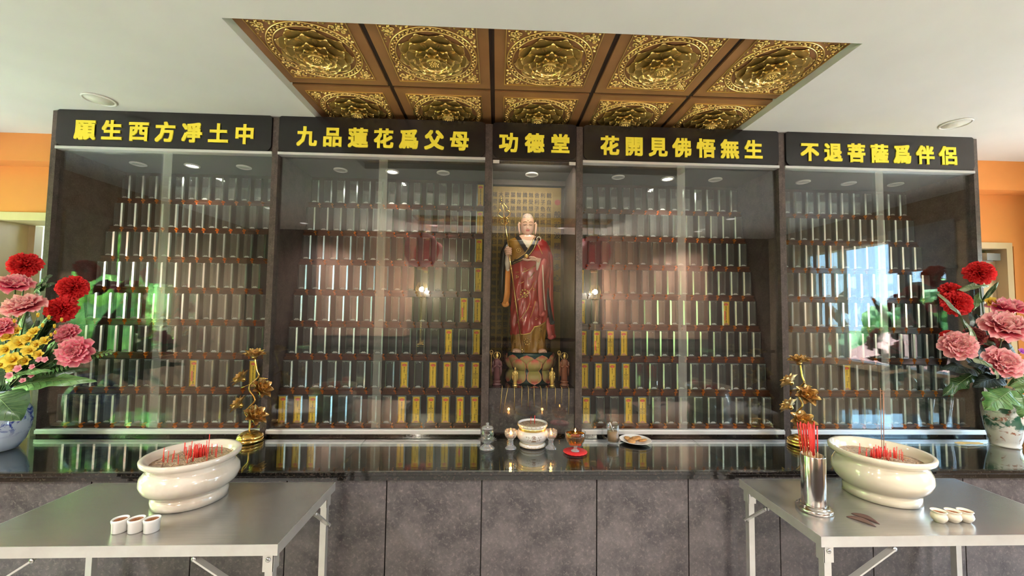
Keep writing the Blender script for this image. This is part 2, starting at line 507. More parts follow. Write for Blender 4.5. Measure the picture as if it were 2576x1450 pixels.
# ================================================================== room shell
structure(MB().box(XL - .2, XR + .2, YF - .2, YB + .2, -0.12, 0).build('floor', MT['floor']))
HX0, HX1 = -1.118, 1.542
HOLES = [(-3.06, -2.50), (-0.835, 0.27)]
c = MB()
c.box(XL - .2, HX0, YF - .2, YB + .2, ZC, ZC + .25); c.box(HX1, XR + .2, YF - .2, YB + .2, ZC, ZC + .25)
c.box(HX0, HX1, YF - .2, HOLES[0][0], ZC, ZC + .25); c.box(HX0, HX1, HOLES[0][1], HOLES[1][0], ZC, ZC + .25)
c.box(HX0, HX1, HOLES[1][1], YB + .2, ZC, ZC + .25)
for a, b in HOLES: c.box(HX0, HX1, a, b, ZC + .10, ZC + .25)
structure(c.build('ceiling', MT['ceiling']))

def wall_with_holes(name, side):
    MT['tan'] = MT.get('tan') or pm('tan_paint', (0.27, 0.19, 0.12), 0.75, var=((0.24, 0.165, 0.10), 2, 3, .3, .7))
    m = MB()
    x0, x1 = (XL - .2, XL) if side == 'L' else (XR, XR + .2)
    ws = sorted([q[1:] for q in WIN if q[0] == side])
    y = YF
    for y0, y1, z0, z1 in ws:
        m.box(x0, x1, y, y0, 0, ZC); m.box(x0, x1, y0, y1, 0, z0); m.box(x0, x1, y0, y1, z1, ZC); y = y1
    m.box(x0, x1, y, YB, 0, ZC)
    return structure(m.build(name, MT['tan']))
wall_with_holes('wall_left', 'L'); wall_with_holes('wall_right', 'R')
MT['darkbrown'] = pm('dark_brown_panelling', (0.075, 0.045, 0.035), 0.5)
MT['pinkwall'] = pm('rose_beige_wall', (0.33, 0.18, 0.12), 0.7, var=((0.29, 0.155, 0.10), 2, 3, .3, .7))
structure(MB().box(XL - .2, XR + .2, YF - .2, YF, 0, ZC).build('wall_front', MT['darkbrown']))
structure(MB().box(-2.72, -1.35, YF, YF + .02, 1.10, ZC).build('trim_3', MT['pinkwall']))
structure(MB().box(1.62, 3.30, YF, YF + .02, 1.10, ZC).build('trim_4', MT['pinkwall']))
structure(MB().box(-1.30, 1.57, YF, YF + .02, 1.10, ZC).build('trim_5', pm('olive_gold_backdrop', (.055, .042, .018), .5)))
for lx, lb in ((-1.08, 'glowing gold altar lamp mirrored in the left-centre cabinet glass'), (1.44, 'glowing gold altar lamp mirrored in the right-centre cabinet glass')):
    t = thing('altar_lamp', lb, 'lamp', (lx, -3.30, 1.0), 'altar lamps behind the viewer')
    MB().lathe([(.07, 0), (.075, .01), (.03, .03), (.012, .08), (.012, .60), (.03, .66), (.05, .69), (.045, .70), (.0001, .70)], 24).build('stand', MT['brass'], t)
    m = MB()
    for k in range(6): m.tube([(.05 * math.cos(k * PI / 3), .05 * math.sin(k * PI / 3), .69), (.085 * math.cos(k * PI / 3), .085 * math.sin(k * PI / 3), .80), (.05 * math.cos(k * PI / 3), .05 * math.sin(k * PI / 3), .90)], [.006, .008, .003], 6)
    m.build('lotus_cage', MT['gold'], t)
t = thing('altar_cabinet', 'long dark altar cabinet behind the viewer, mirrored in the cabinet glass', 'cabinet', (.3, YF + .3, 0))
MB().box(-3.6, 3.6, -.27, .25, .1, .96).build('body', MT['darkbrown'], t); MB().box(-3.65, 3.65, -.28, .28, .96, 1.0).build('top', MT['marble'], t)

# back wall with two doorways either side of the cabinets
m = MB()
DL = (-3.52, -2.90, 2.13); DR = (3.30, 3.985, 2.075)
y0, y1 = YB, YB + .18
m.box(XL - .2, DL[0], y0, y1, 0, ZC); m.box(DL[0], DL[1], y0, y1, DL[2], ZC); m.box(DL[1], DR[0], y0, y1, 0, ZC)
m.box(DR[0], DR[1], y0, y1, DR[2], ZC); m.box(DR[1], XR + .2, y0, y1, 0, ZC)
structure(m.build('wall_back', MT['orange']))
structure(MB().box(XL, -2.70, 0.35, YB, 2.505, ZC).build('trim_1', MT['orange']))
structure(MB().box(3.14, XR, 0.35, YB, 2.475, ZC).build('trim_2', MT['orange']))

# left doorway: cream frame, a passage with a grey-brown screen and a strip of daylight
def frame_mesh(x0, x1, zt, ya, yb, wdt):
    f = MB()
    f.box(x0 - wdt, x0 + .012, ya, yb, 0, zt + wdt); f.box(x1 - .012, x1 + wdt, ya, yb, 0, zt + wdt)
    f.box(x0 + .012, x1 - .012, ya, yb, zt - .012, zt + wdt); return f
d = structure(frame_mesh(DL[0], DL[1], DL[2], YB - .012, YB + .19, .045).build('door_1', MT['doorwood']))
p = MB(); p.box(DL[0] + .10, DL[1] - .02, YB + .70, YB + .73, 0, 1.60); 
structure(p.build('panel', MT['greypanel'], d))
p = MB(); p.box(DL[0] - .1, DL[1] + .2, YB + .75, YB + .77, 1.60, 1.80)
structure(p.build('upper_panel', MT['framedark'], d))
p = MB(); p.box(DL[0] - .25, DL[0] + .06, YB + .19, YB + .24, 0, 2.12)
structure(p.build('jamb_post', MT['doorwood'], d))
p = MB(); p.box(DL[0] - .3, DL[1] + .5, YB + .8, YB + .82, 1.80, 2.03); p.box(DL[0] - .3, DL[1] + .5, YB + .8, YB + .82, 2.10, 2.16)
structure(p.build('blind', MT['greypanel'], d))

# right doorway: cream door with a dark glazed panel, louvres and a door closer
d = structure(frame_mesh(DR[0], DR[1] - .06, DR[2] - .01, YB - .012, YB + .12, .035).build('door_2', MT['doorwood']))
lf = MB(); yy = YB + .06
X0, X1 = DR[0] + .012, DR[1] - .075
lf.box(X0, X0 + .11, yy, yy + .035, 0, 2.03); lf.box(X1 - .17, X1, yy, yy + .035, 0, 2.03)
lf.box(X0 + .11, X1 - .17, yy, yy + .035, 1.93, 2.03); lf.box(X0 + .11, X1 - .17, yy, yy + .035, 1.55, 1.60)
lf.box(X0 + .11, X1 - .17, yy, yy + .035, 0.0, 0.15)
o = structure(lf.build('door_leaf', MT['doorwood'], d))
g = MB().box(X0 + .10, X1 - .16, yy + .012, yy + .02, 1.59, 1.94); structure(g.build('pane', pm('dark_pane', (.02, .02, .02), .12), o))
lv = MB()
for i in range(34):
    z = .16 + i * .041
    lv.prism([(yy + .002, z), (yy + .032, z + .03), (yy + .034, z + .036), (yy + .004, z + .008)], X0 + .11, X1 - .17, 'x')
structure(lv.build('louvre_panel', MT['doorwood'], o))
dc = MB(); dc.box(X1 - .13, X1 - .02, yy - .05, yy, 1.965, 2.02); dc.bar((X1 - .07, yy - .03, 1.96), (X1 - .36, yy - .04, 1.925), .02, .012)
structure(dc.build('door_closer', MT['bolt'], d))
m = MB(); m.box(3.0, 4.5, YB + .9, YB + .95, 0, 2.4); m.box(3.0, 3.05, YB + .18, YB + .9, 0, 2.4); m.box(4.45, 4.5, YB + .18, YB + .9, 0, 2.4); m.box(3.0, 4.5, YB + .18, YB + .95, 2.4, 2.45)
structure(m.build('wall_passage', MT['greypanel']))
m = MB(); m.box(-4.3, -4.25, YB + .18, YB + 1.2, 0, 2.5); m.box(-2.55, -2.5, YB + .18, YB + 1.2, 0, 2.5); m.box(-4.3, -2.5, YB + .18, YB + 1.25, 2.45, 2.5); m.box(-4.25, -2.55, YB + 1.2, YB + 1.25, 0, 1.9)
structure(m.build('wall_passage_left', MT['greypanel']))

# windows
def window(name, side, y0, y1, z0, z1, muls, trans, blinds):
    x = XL if side == 'L' else XR
    s = -1 if side == 'L' else 1
    def bx(mb, a, b, ya, yb, za, zb): mb.box(min(x + s * a, x + s * b), max(x + s * a, x + s * b), ya, yb, za, zb)
    f = MB(); t = .05
    bx(f, -.02, .14, y0 - .04, y0 + t, z0 - .03, z1 + .03); bx(f, -.02, .14, y1 - t, y1 + .04, z0 - .03, z1 + .03)
    bx(f, -.02, .14, y0 + t, y1 - t, z1 - t, z1 + .03); bx(f, -.05, .14, y0 + t, y1 - t, z0 - .03, z0 + t)
    o = structure(f.build(name, MT['frame']))
    g = MB()
    for ym, wd in muls: bx(g, .02, .08, ym - wd / 2, ym + wd / 2, z0 + t, z1 - t)
    for ya, yb, zz in trans: bx(g, .025, .075, ya, yb, zz - .04, zz + .04)
    structure(g.build('mullion', MT['framedark' if side == 'R' else 'frame'], o))
    p = MB(); bx(p, .045, .05, y0 + t, y1 - t, z0 + t, z1 - t); structure(p.build('pane', MT['winglass' if side == 'L' else 'windim'], o))
    for ya, yb, zb in blinds:
        b = MB(); bx(b, -.035, -.03, ya, yb, zb, z1 + .06); bx(b, -.045, -.02, ya, yb, zb - .025, zb)
        structure(b.build('blind', MT['blindL' if side == 'L' else 'blindR'], o))
def blind_mat(name, col, k):
    m, t, o = newmat(name)
    a = t.nodes.new('ShaderNodeBsdfDiffuse'); a.inputs[0].default_value = (*col, 1)
    b = t.nodes.new('ShaderNodeBsdfTranslucent'); b.inputs[0].default_value = (*col, 1)
    mx = t.nodes.new('ShaderNodeMixShader'); mx.inputs[0].default_value = k
    t.links.new(a.outputs[0], mx.inputs[1]); t.links.new(b.outputs[0], mx.inputs[2]); t.links.new(mx.outputs[0], o.inputs[0]); return m
MT['blindL'] = blind_mat('tan_roller_blind', (0.36, 0.31, 0.22), .3)
MT['blindR'] = blind_mat('grey_roller_blind', (0.45, 0.45, 0.48), .35)
window('window_1', 'L', *WIN[0][1:], [(-1.76, .05), (-1.94, .04)], [], [(-1.535, -1.06, 1.845), (-2.25, -1.56, 1.79)])
window('window_2', 'R', *WIN[2][1:], [(-1.58, .10), (-1.13, .09)], [(-1.53, -1.05, 1.83)], [(-1.665, -1.04, 2.0)])
for nm, w_ in (('door_3', WIN[1]), ('door_4', WIN[3])):  # frames of the added, unseen side openings that bring in daylight
    x0, x1 = (XL - .2, XL + .015) if w_[0] == 'L' else (XR - .015, XR + .2)
    f = MB(); f.box(x0, x1, w_[1] - .03, w_[1] + .03, 0, w_[4] + .04); f.box(x0, x1, w_[2] - .03, w_[2] + .03, 0, w_[4] + .04); f.box(x0, x1, w_[1] + .03, w_[2] - .03, w_[4] - .02, w_[4] + .04)
    structure(f.build(nm, MT['doorwood']))
for lx, ly in FILL_LAMPS:  # fixtures for the added fill lamps
    t = thing('ceiling_downlight', 'small round fill downlight added in the ceiling behind the viewer', 'downlight', (lx, ly, ZC), 'hall downlights behind the viewer')
    MB().lathe([(.07, 0), (.072, -.005), (.060, -.009), (.053, -.003)], 28, caps=False).build('ring', MT['lampring'], t)
    MB().lathe([(.052, -.002), (.052, -.004), (.0001, -.005)], 24).build('bulb_face', MT['lamphall'], t)
structure(MB().box(XL - 1.2, XL - .2, YF - .5, YB + .5, 2.62, 2.72).build('roof_left', MT['white']))  # overhang slab added out of view to keep direct sun out
structure(MB().box(XR + .2, XR + 1.2, YF - .5, YB + .5, 2.62, 2.72).build('roof_right', MT['white']))  # same added sun block on the right

# ------------------------------------------------------------------ outdoors, seen only through and in the glass
structure(MB().box(XL - 4.0, XL - .2, -6, 4, -.14, -.04).build('path', pm('pale_paving', (.50, .47, .42), .8)))  # pale paving added by the openings to cut green bounce light
structure(MB().box(XR + .2, XR + 5.0, -6, 4, -.14, -.04).build('added_paving_right', pm('pale_paving', (.50, .47, .42), .8)))  # likewise added on the right for neutral bounce light
structure(MB().box(-60, 60, -60, 60, -1.6, -1.5).build('ground', pm('grass', (0.10, 0.22, 0.05), 0.9, var=((0.16, 0.26, 0.08), .8, 4, .3, .7))))
MT['fol'] = pm('sunlit_foliage', (0.34, 0.55, 0.16), 0.7, var=((0.07, 0.20, 0.04), 4.5, 10, .42, .58), bump=(9, 1.0))
MT['bark'] = pm('bark', (0.14, 0.09, 0.06), 0.9)
def tree(x, y, h, r, label):
    t = thing('tree', label, 'tree', (x, y, -1.5), 'trees outside the windows')
    rr = random.Random(int(x * 31 + y * 17))
    m = MB()
    for k in range(26):
        a = rr.uniform(0, 2 * PI); q = rr.uniform(0, .75) * r
        cz = h * rr.uniform(.32, .95); b = rr.uniform(.35, .55) * r
        ph = rr.uniform(0, 6)
        def bump(p): return 1 + .16 * math.sin(9 * p[0] + ph) * math.sin(8 * p[1] + 2 * ph) + .12 * math.sin(17 * p[2] + ph + 5 * p[0])
        base = MB().ball((0, 0, 0), 1, 18, 12)
        m.add([(q * math.cos(a) + v[0] * b * bump(v), q * math.sin(a) + v[1] * b * bump(v), cz + v[2] * b * bump(v)) for v in base.v], base.f, 0, True)
    m.build('crown', MT['fol'], t)
    MB().tube([(0, 0, 0), (.05, 0, h * .3), (0, .05, h * .6)], [.16, .12, .08], 8).build('trunk', MT['bark'], t)
for i, (x, y, h, r) in enumerate([(-8.0, -3.2, 6.2, 1.5), (-8.6, 1.0, 6.5, 1.5), (-8.0, -7.4, 6.0, 1.5), (-11.4, -1.2, 7.4, 1.7), (-11.4, -5.6, 7.6, 1.7), (-11.4, -10.0, 7.6, 1.7), (-15.5, -3.5, 9, 1.8), (-15.5, -8.7, 9, 1.8)]):
    tree(x, y, h, r, 'leafy green tree outside the left windows, mirrored in the glass')
for i, (x, y, h, r) in enumerate([(14.5, -7.6, 3.4, 1.4), (17, -12.5, 4.0, 1.9), (15, -2.5, 3.3, 1.5), (19, -6, 3.8, 2.0)]):
    tree(x, y, h, r, 'leafy green tree beyond the right windows, mirrored in the glass')
hs = thing('house', 'red roofed house outside the right windows, mirrored in the glass', 'house', (11.0, -5.6, -1.5))
MB().box(-1.6, 1.6, -2.4, 1.6, 0, 1.7).build('wall', MT['white'], hs)
MB().prism([(-1.9, 1.6), (0, 2.5), (1.9, 1.6)], -2.7, 1.9, 'y').build('roof', pm('red_roof_tiles', (.52, .17, .11), .7, var=((.40, .11, .07), 40, 2, .4, .6, (.1, 1, .1))), hs)

# two red paper lanterns hanging behind the photographer
for x, lb in ((-1.02, 'round red lantern mirrored in the left-centre cabinet glass'), (1.32, 'round red lantern mirrored in the right-centre cabinet glass')):
    t = thing('lantern', lb, 'lantern', (x, -2.9, ZC), 'red lanterns behind the viewer')
    MB().lathe([(.05, -.62), (.16, -.58), (.22, -.46), (.235, -.38), (.22, -.29), (.16, -.19), (.05, -.15)], 28, fn=lambda a, i: 1 + .012 * math.cos(14 * a)).build('shade', pm('red_silk', (.62, .035, .04), .5), t)
    MB().lathe([(.006, 0), (.006, -.13), (.055, -.13), (.055, -.16)], 16).build('hanger', MT['gold'], t); MB().lathe([(.055, -.645), (.055, -.615)], 16).build('bottom_cap', MT['gold'], t)

# ================================================================== coffered ceiling tiles
ZT = ZC + .05
def petal_relief(mb, ang, r0, r1, wd, z0, h, tip=.05, ribs=False, cx=0, cy=0):
    """cupped lotus petal lying under a ceiling tile (relief grows towards -z)"""
    nu, nv = 11, 13
    vs = []; rim = []
    for j in range(nv):
        s = 1 - (1 - j / (nv - 1)) ** 1.5
        wv = wd * (.5 + .5 * math.sin(PI / 2 * min(1, s / .6))) * (1 if s < .6 else math.sqrt(max(0, 1 - ((s - .6) / .4) ** 2 * .93)))
        for i in range(nu):
            u = -1 + 2 * i / (nu - 1)
            r = r0 + (r1 - r0) * (s + tip * (1 - abs(u)) * max(0, s - .6) * 1.2 - .12 * u * u * s)
            y = u * wv
            d = h * (.25 + .75 * s ** 1.3) * (.55 + .45 * abs(u) ** 2) + h * .25 * (1 if j >= nv - 3 else 0)
            if j == nv - 1: d *= .55
            if ribs and 0 < j < nv - 2: d += h * .07 * math.cos(u * 9)
            ca, sa = math.cos(ang), math.sin(ang)
            vs.append((cx + r * ca - y * sa, cy + r * sa + y * ca, z0 - d))
    fs = []; ms = []
    o = len(mb.v); mb.v.extend(vs)
    for j in range(nv - 1):
        for i in range(nu - 1):
            mb.f.append([o + j * nu + i, o + j * nu + i + 1, o + (j + 1) * nu + i + 1, o + (j + 1) * nu + i])
            mb.m.append(1 if (j >= nv - 5 or i in (0, nu - 2)) else 0); mb.sm.append(True)
def make_tile():
    t = thing('ceiling_tile', '', 'ceiling tile', (0, 0, ZT))
    g = .548 / 2
    p = MB()
    p.box(-g + .012, g - .012, -g + .012, g - .012, -.008, 0.02, 0)
    p.box(-g, g, -g, g, 0.004, .02, 1)
    a = .212; wln = .004
    for (x0, x1, yy0, yy1) in ((-a, a, -a, -a + wln), (-a, a, a - wln, a), (-a, -a + wln, -a + wln, a - wln), (a - wln, a, -a + wln, a - wln)):
        p.box(x0, x1, yy0, yy1, -.012, -.008, 2)
    p.build('panel', [MT['bronze'], MT['groove'], MT['gold']], t)
    r = MB()
    def torus(R, q, z, m):
        vs = []; fs = []; n, k = 72, 6
        for i in range(n):
            A = 2 * PI * i / n
            for j in range(k):
                B = 2 * PI * j / k
                vs.append(((R + q * math.cos(B)) * math.cos(A), (R + q * math.cos(B)) * math.sin(A), z + q * math.sin(B)))
        for i in range(n):
            for j in range(k):
                fs.append((i * k + j, ((i + 1) % n) * k + j, ((i + 1) % n) * k + (j + 1) % k, i * k + (j + 1) % k))
        r.add(vs, fs, m, True)
    torus(.202, .0035, -.010, 0); torus(.176, .003, -.010, 0)
    for i in range(96):
        A = 2 * PI * i / 96
        q = .185 + .008 * (i % 2)
        r.ball((q * math.cos(A), q * math.sin(A), -.010), .0062, 6, 4, i % 3 == 0 and 1 or 0, (1, 1, .8))
    r.build('rope_ring', [MT['gold'], MT['golddark']], t)
    L = MB()
    for k, (n, r0, r1, wd, z, h, off) in enumerate([(9, .085, .168, .054, -.007, .010, 0), (9, .060, .140, .047, -.013, .014, .5), (8, .036, .098, .036, -.021, .018, 0), (8, .026, .068, .025, -.029, .020, .5)]):
        for i in range(n):
            petal_relief(L, 2 * PI * (i + off) / n + PI / 2, r0, r1, wd, z, h, ribs=k < 2)
    L.build('lotus_medallion', [MT['golddark'], MT['gold']], t)
    sd = MB()
    sd.lathe([(.034, -.008), (.036, -.040), (.034, -.050), (.030, -.048), (.0001, -.047)], 24, m=0)
    for i in range(17):
        q = .024 * math.sqrt((i + .3) / 17); A = i * 2.4
        sd.ball((q * math.cos(A), q * math.sin(A), -.048), .0038, 6, 4, 1)
    sd.build('seed_head', [MT['golddark'], MT['gold']], t)
    rr = random.Random(3)
    oc = MB()
    for k in range(90):
        u, v = rr.random(), rr.random()
        u, v = u ** 1.15 * .145, v ** 1.15 * .145
        x, y = .200 - u, .200 - v
        if math.hypot(x, y) < .212: continue
        q = rr.uniform(.0035, .007)
        oc.ball((x, y, -.008), q, 7, 4, rr.random() < .35 and 1 or 0, (1, 1, 1.1))
    for k in range(5):
        A0 = rr.uniform(0, 6); cx_, cy_ = .18 - .03 * (k % 3), .18 - .035 * (k // 2)
        if math.hypot(cx_, cy_) < .215: continue
        oc.tube([(cx_ + .013 * (1 - i / 9) * math.cos(A0 + i * .7), cy_ + .013 * (1 - i / 9) * math.sin(A0 + i * .7), -.012) for i in range(9)], .0028, 5)
    o1 = oc.build('corner_ornament', [MT['gold'], MT['golddark']], t)
    for k in range(1, 4):
        c2 = o1.copy(); C.objects.link(c2); c2.parent = t; c2.rotation_euler = (0, 0, k * PI / 2)
    return t
tile0 = make_tile()
ords = ['leftmost', 'second from left', 'middle', 'second from right', 'rightmost']
first = True
for row, yc in (('front', -.575), ('rear', -.027)):
    for i in range(5):
        loc = (-1.137 + .5486 * (i + .5), yc, ZT)
        lb = 'gilded lotus ceiling tile, %s in the %s row of the coffer' % (ords[i], 'nearer' if row == 'front' else 'farther')
        if first: tile0.location = loc; tile0['label'] = lb; tile0['group'] = 'lotus ceiling tiles'; first = False
        else: dup(tile0, loc, lb)
for i in range(5):
    dup(tile0, (-1.137 + .5486 * (i + .5), -2.78, ZT), 'gilded lotus ceiling tile mirrored in the upper cabinet glass, %s of its row' % ords[i])

# round white grilles in the ceiling
for x, y, lb in ((-2.255, -.148, 'round white ceiling grille above the far-left cabinet'), (2.745, -.188, 'round white ceiling grille above the far-right cabinet')):
    t = thing('ceiling_grille', lb, 'ceiling grille', (x, y, ZC), 'round ceiling grilles')
    MB().lathe([(.072, 0), (.074, -.006), (.066, -.010), (.062, -.004)], 40).build('ring', MT['lampring'], t)
    MB().lathe([(.062, -.002), (.062, -.005), (.0001, -.006)], 40).build('grille', MT['speaker'], t)

# ================================================================== cabinets
ZB0, ZS, ZTOP = .78, 2.457, 2.69
BAYS = [(-2.626, -1.372, 'far-left'), (-1.336, -.084, 'left-centre'), (-.040, .484, 'central'), (.524, 1.780, 'right-centre'), (1.820, 3.082, 'far-right')]
posts = [(-2.657, -2.626), (-1.372, -1.336), (-.084, -.040), (.484, .524), (1.780, 1.820), (3.082, 3.112)]
N_ROW = 8
def row_y(r): return .085 + .045 * (8 - r)       # r = 1 is the top row
def row_z(r): return .795 + .2055 * (8 - r)
for bi, (x0, x1, nm) in enumerate(BAYS):
    t = thing('display_cabinet', {0: 'far-left glass display cabinet with stepped rows of clear tablets', 1: 'left-centre glass display cabinet whose right side holds yellow cards', 2: 'narrow central glass display cabinet housing the monk statue', 3: 'right-centre glass display cabinet whose left side holds yellow cards', 4: 'far-right glass display cabinet with stepped rows of clear tablets'}[bi], 'cabinet', (x0, 0, 0))
    W = x1 - x0
    pl, pr = posts[bi], posts[bi + 1]
    f = MB()
    f.box(pl[0] - x0 + (0 if bi == 0 else (pl[1] - pl[0]) / 2), 0, -.004, YB - .012, ZB0 + .001, ZTOP)
    f.build('side_panel', MT['post'], t)
    f = MB()
    f.box(W, pr[1] - x0 - (0 if bi == 4 else (pr[1] - pr[0]) / 2), -.004, YB - .012, ZB0 + .001, ZTOP)
    f.build('side_panel', MT['post'], t)
    b = MB(); b.box(0, W, YB - .03, YB - .014, ZB0 + .001, ZTOP); b.build('back_panel', MT['inner'], t)
    b = MB(); b.box(0, W, .03, YB - .03, ZS + .013, ZS + .028); b.build('interior_ceiling', MT['cabceil'], t)
    b = MB(); b.box(0, W, .0, .03, ZS + .018, ZTOP); b.build('header', MT['inner'], t)
    b = MB(); b.box(0, W, 0.0, .05, ZB0 + .001, .795); b.build('plinth', MT['marble'], t)
    if bi != 2:
        b = MB()
        for r in range(8, 0, -1):
            ya = row_y(r) - .032
            yb = YB - .03
            b.box(0.001, W - .001, ya if r < 8 else .05, yb, row_z(r) - (.2055 if r < 8 else .012), row_z(r) - .0005)
        b.build('stepped_shelf', MT['riser'], t)
        for z0, z1, n in ((.7955, .822, 'bottom_track'), (ZS + .002, ZS + .018, 'top_track')):
            b = MB(); b.box(0, W, -.012, .034, z0, z1 - .006 if n[0] == 'b' else z1)
            if n[0] == 'b': b.box(0, W, -.006, -.002, z1 - .006, z1)
            b.build(n, MT['alu'], t)
        for k in (0, 1):
            fr, to = (0.002, W / 2 + .026) if k == 0 else (W / 2 - .026, W - .002)
            y = .020 if (k == 0) == (bi in (0, 1)) else .006
            b = MB(); b.box(fr, to, y, y + .005, .818, ZS + .004)
            gd = b.build('glass_door', MT['glass'], t)
            if k == 0:
                b = MB(); b.box(to - .052, to - .001, y - .0012, y - .0004, .822, ZS + .002); b.build('overlap_veil', MT['strip'], gd)  # veil sheet added to strengthen the reflection where the doors overlap
    else:
        b = MB(); b.box(0.003, W - .003, .006, .012, .800, ZS + .008); gd = b.build('glass_door', MT['glass'], t)
        for xx in (0.004, W - .044):
            b = MB(); b.box(xx, xx + .04, .0, .006, ZS - .012, ZS + .008); b.build('hinge', MT['alu'], gd)
        b = MB(); b.box(0, W, .03, YB - .03, ZB0 + .02, 1.0625); b.build('niche_shelf', pm('polished_black_shelf', (.012, .010, .009), .06, coat=.5), t)
        b = MB(); b.box(0.001, W - .001, .0255, .03, .795, 1.060); b.build('front_panel', MT['laminate'], t)
        b = MB(); b.box(0, W, .38, YB - .03, ZS - .025, ZS + .012); b.build('back_rail', MT['inner'], t)

# lamps recessed in the cabinet ceilings
LAMPS = [(-2.378, .25, 0, 'far-left', 'left'), (-2.036, .256, 1, 'far-left', 'middle'), (-1.703, .26, 0, 'far-left', 'right'), (-1.069, .266, 0, 'left-centre', 'left'), (-.724, .27, 1, 'left-centre', 'middle'), (-.379, .268, 0, 'left-centre', 'right'),
         (.228, .256, 0, 'central', 'only'), (.831, .264, 0, 'right-centre', 'left'), (1.182, .27, 1, 'right-centre', 'middle'), (1.52, .263, 0, 'right-centre', 'right'), (2.154, .263, 0, 'far-right', 'left'), (2.494, .27, 0, 'far-right', 'middle'), (2.835, .263, 0, 'far-right', 'right')]
for x, y, on, cab, pos in LAMPS:
    lb = '%s downlight in the ceiling of the %s cabinet, the %s one' % ('lit' if on else 'unlit round', cab, pos)
    t = thing('downlight', lb, 'downlight', (x, y, ZS + .013), 'cabinet downlights')
    MB().lathe([(.044, 0), (.045, -.006), (.036, -.010), (.033, -.002)], 28).build('ring', MT['lampring'], t)
    MB().lathe([(.033, -.0015), (.033, -.0035), (.0001, -.005)], 24).build('bulb_face', MT['lampon' if on else 'lampoff'], t)
    if on:
        ld = bpy.data.lights.new('downlight_lamp', 'SPOT'); ld.energy = 7; ld.spot_size = 1.6; ld.spot_blend = .6; ld.shadow_soft_size = .03; ld.color = (1, .93, .82)
        lo = bpy.data.objects.new('downlight_lamp', ld); C.objects.link(lo); lo.location = (x, y, ZS - .0)

# ------------------------------------------------------------------ sign boards
SIGNS = [('願生西方凈土中', -2.514, -1.472, 2.511, 'above the far-left cabinet'), ('九品蓮花爲父母', -1.223, -.185, 2.510, 'above the left-centre cabinet'), ('功德堂', .001, .4395, 2.508, 'above the monk statue'),
         ('花開見佛悟無生', .632, 1.668, 2.507, 'above the right-centre cabinet'), ('不退菩薩爲伴侶', 1.917, 2.956, 2.505, 'above the far-right cabinet')]
for (x0, x1, nm), (txt, a, b, zb, where) in zip(BAYS, SIGNS):
    t = thing('sign_board', 'black sign board with %s yellow characters %s' % ('three' if len(txt) == 3 else 'seven', where), 'sign', ((x0 + x1) / 2, -.014, 2.585), 'black sign boards')
    hw = (x1 - x0) / 2 - .004; h0, h1 = -.108, .113; r = .035
    poly = []
    for cx_, cz_, s0 in ((hw - r, h1 - r * .4, 0), (-hw + r, h1 - r * .4, 1), (-hw + r, h0 + r, 2), (hw - r, h0 + r, 3)):
        for k in range(7):
            A = (s0 + k / 6) * PI / 2
            poly.append((cx_ + r * math.cos(A), cz_ + r * (.4 if s0 < 2 else 1) * math.sin(A)))
    MB().prism(poly, 0, .0125, 'y').build('board', MT['sign'], t)
    L = MB(); n = len(txt); cw = .118
    for i, ch in enumerate(txt):
        xx = a + cw / 2 + (b - a - cw) * i / (n - 1)
        put_char(L, ch, xx - (x0 + x1) / 2, zb + .0625 - 2.585, 0, .124, .037, .005, .97)
    L.build('lettering', MT['yellow'], t)

# ================================================================== counter under the cabinets
t = thing('worktop', 'long dark marble counter top running under all the cabinets', 'counter top', (0, 0, 0))
b = MB(); b.box(XL + .02, 3.72, -.490, .30 * 0 - .0005, .752, .772, b=.003); b.box(-2.66, 3.115, -.0005, .04, .752, .7795)
b.box(XL + .02, 3.72, -.478, -.462, .728, .752); b.build('slab', MT['marble'], t)
GX = [XL + .03, -.742, 1.176, 3.71]
for i in range(3):
    g = MB(); x0, x1 = GX[i] + .0015, GX[i + 1] - .0015
    g.box(x0, x1, -.494, -.002, .7725, .78)
    tag(g.build('glass_sheet', MT['topglass']), 'clear glass sheet lying on the %s of the dark counter top' % ['left third', 'middle', 'right third'][i], 'glass sheet', 'glass sheets on the counter')
DX = [-3.30, -2.83, -2.34, -1.86, -1.40, -.974, -.509, -.058, .499, .951, 1.409, 1.88, 2.36, 2.83, 3.30]
cabnames = ['far-left end, mostly out of view', 'second from the left end', 'left of the marble bowl', 'behind the marble bowl', 'behind the left steel table', 'behind the right edge of the left steel table', 'first one right of the left steel table', 'left of the centre line below the monk', 'widest, directly below the monk statue', 'below the mug and biscuit plate', 'left edge of the right steel table', 'behind the steel incense holder', 'behind the cream bowl', 'behind the right steel table', 'far-right end']
for i in range(len(DX) - 1):
    t = thing('base_cabinet', 'mottled grey-brown base cabinet door, ' + cabnames[i if i < 8 else i + 0], 'cabinet', (DX[i], 0, 0), 'base cabinets under the counter')
    wd = DX[i + 1] - DX[i]
    MB().box(0, wd, -.442, -.01, .02, .750).build('carcass', MT['inner'], t)
    MB().box(.003, wd - .003, -.461, -.444, .03, .727, b=.0015).build('door', MT['laminate'], t)

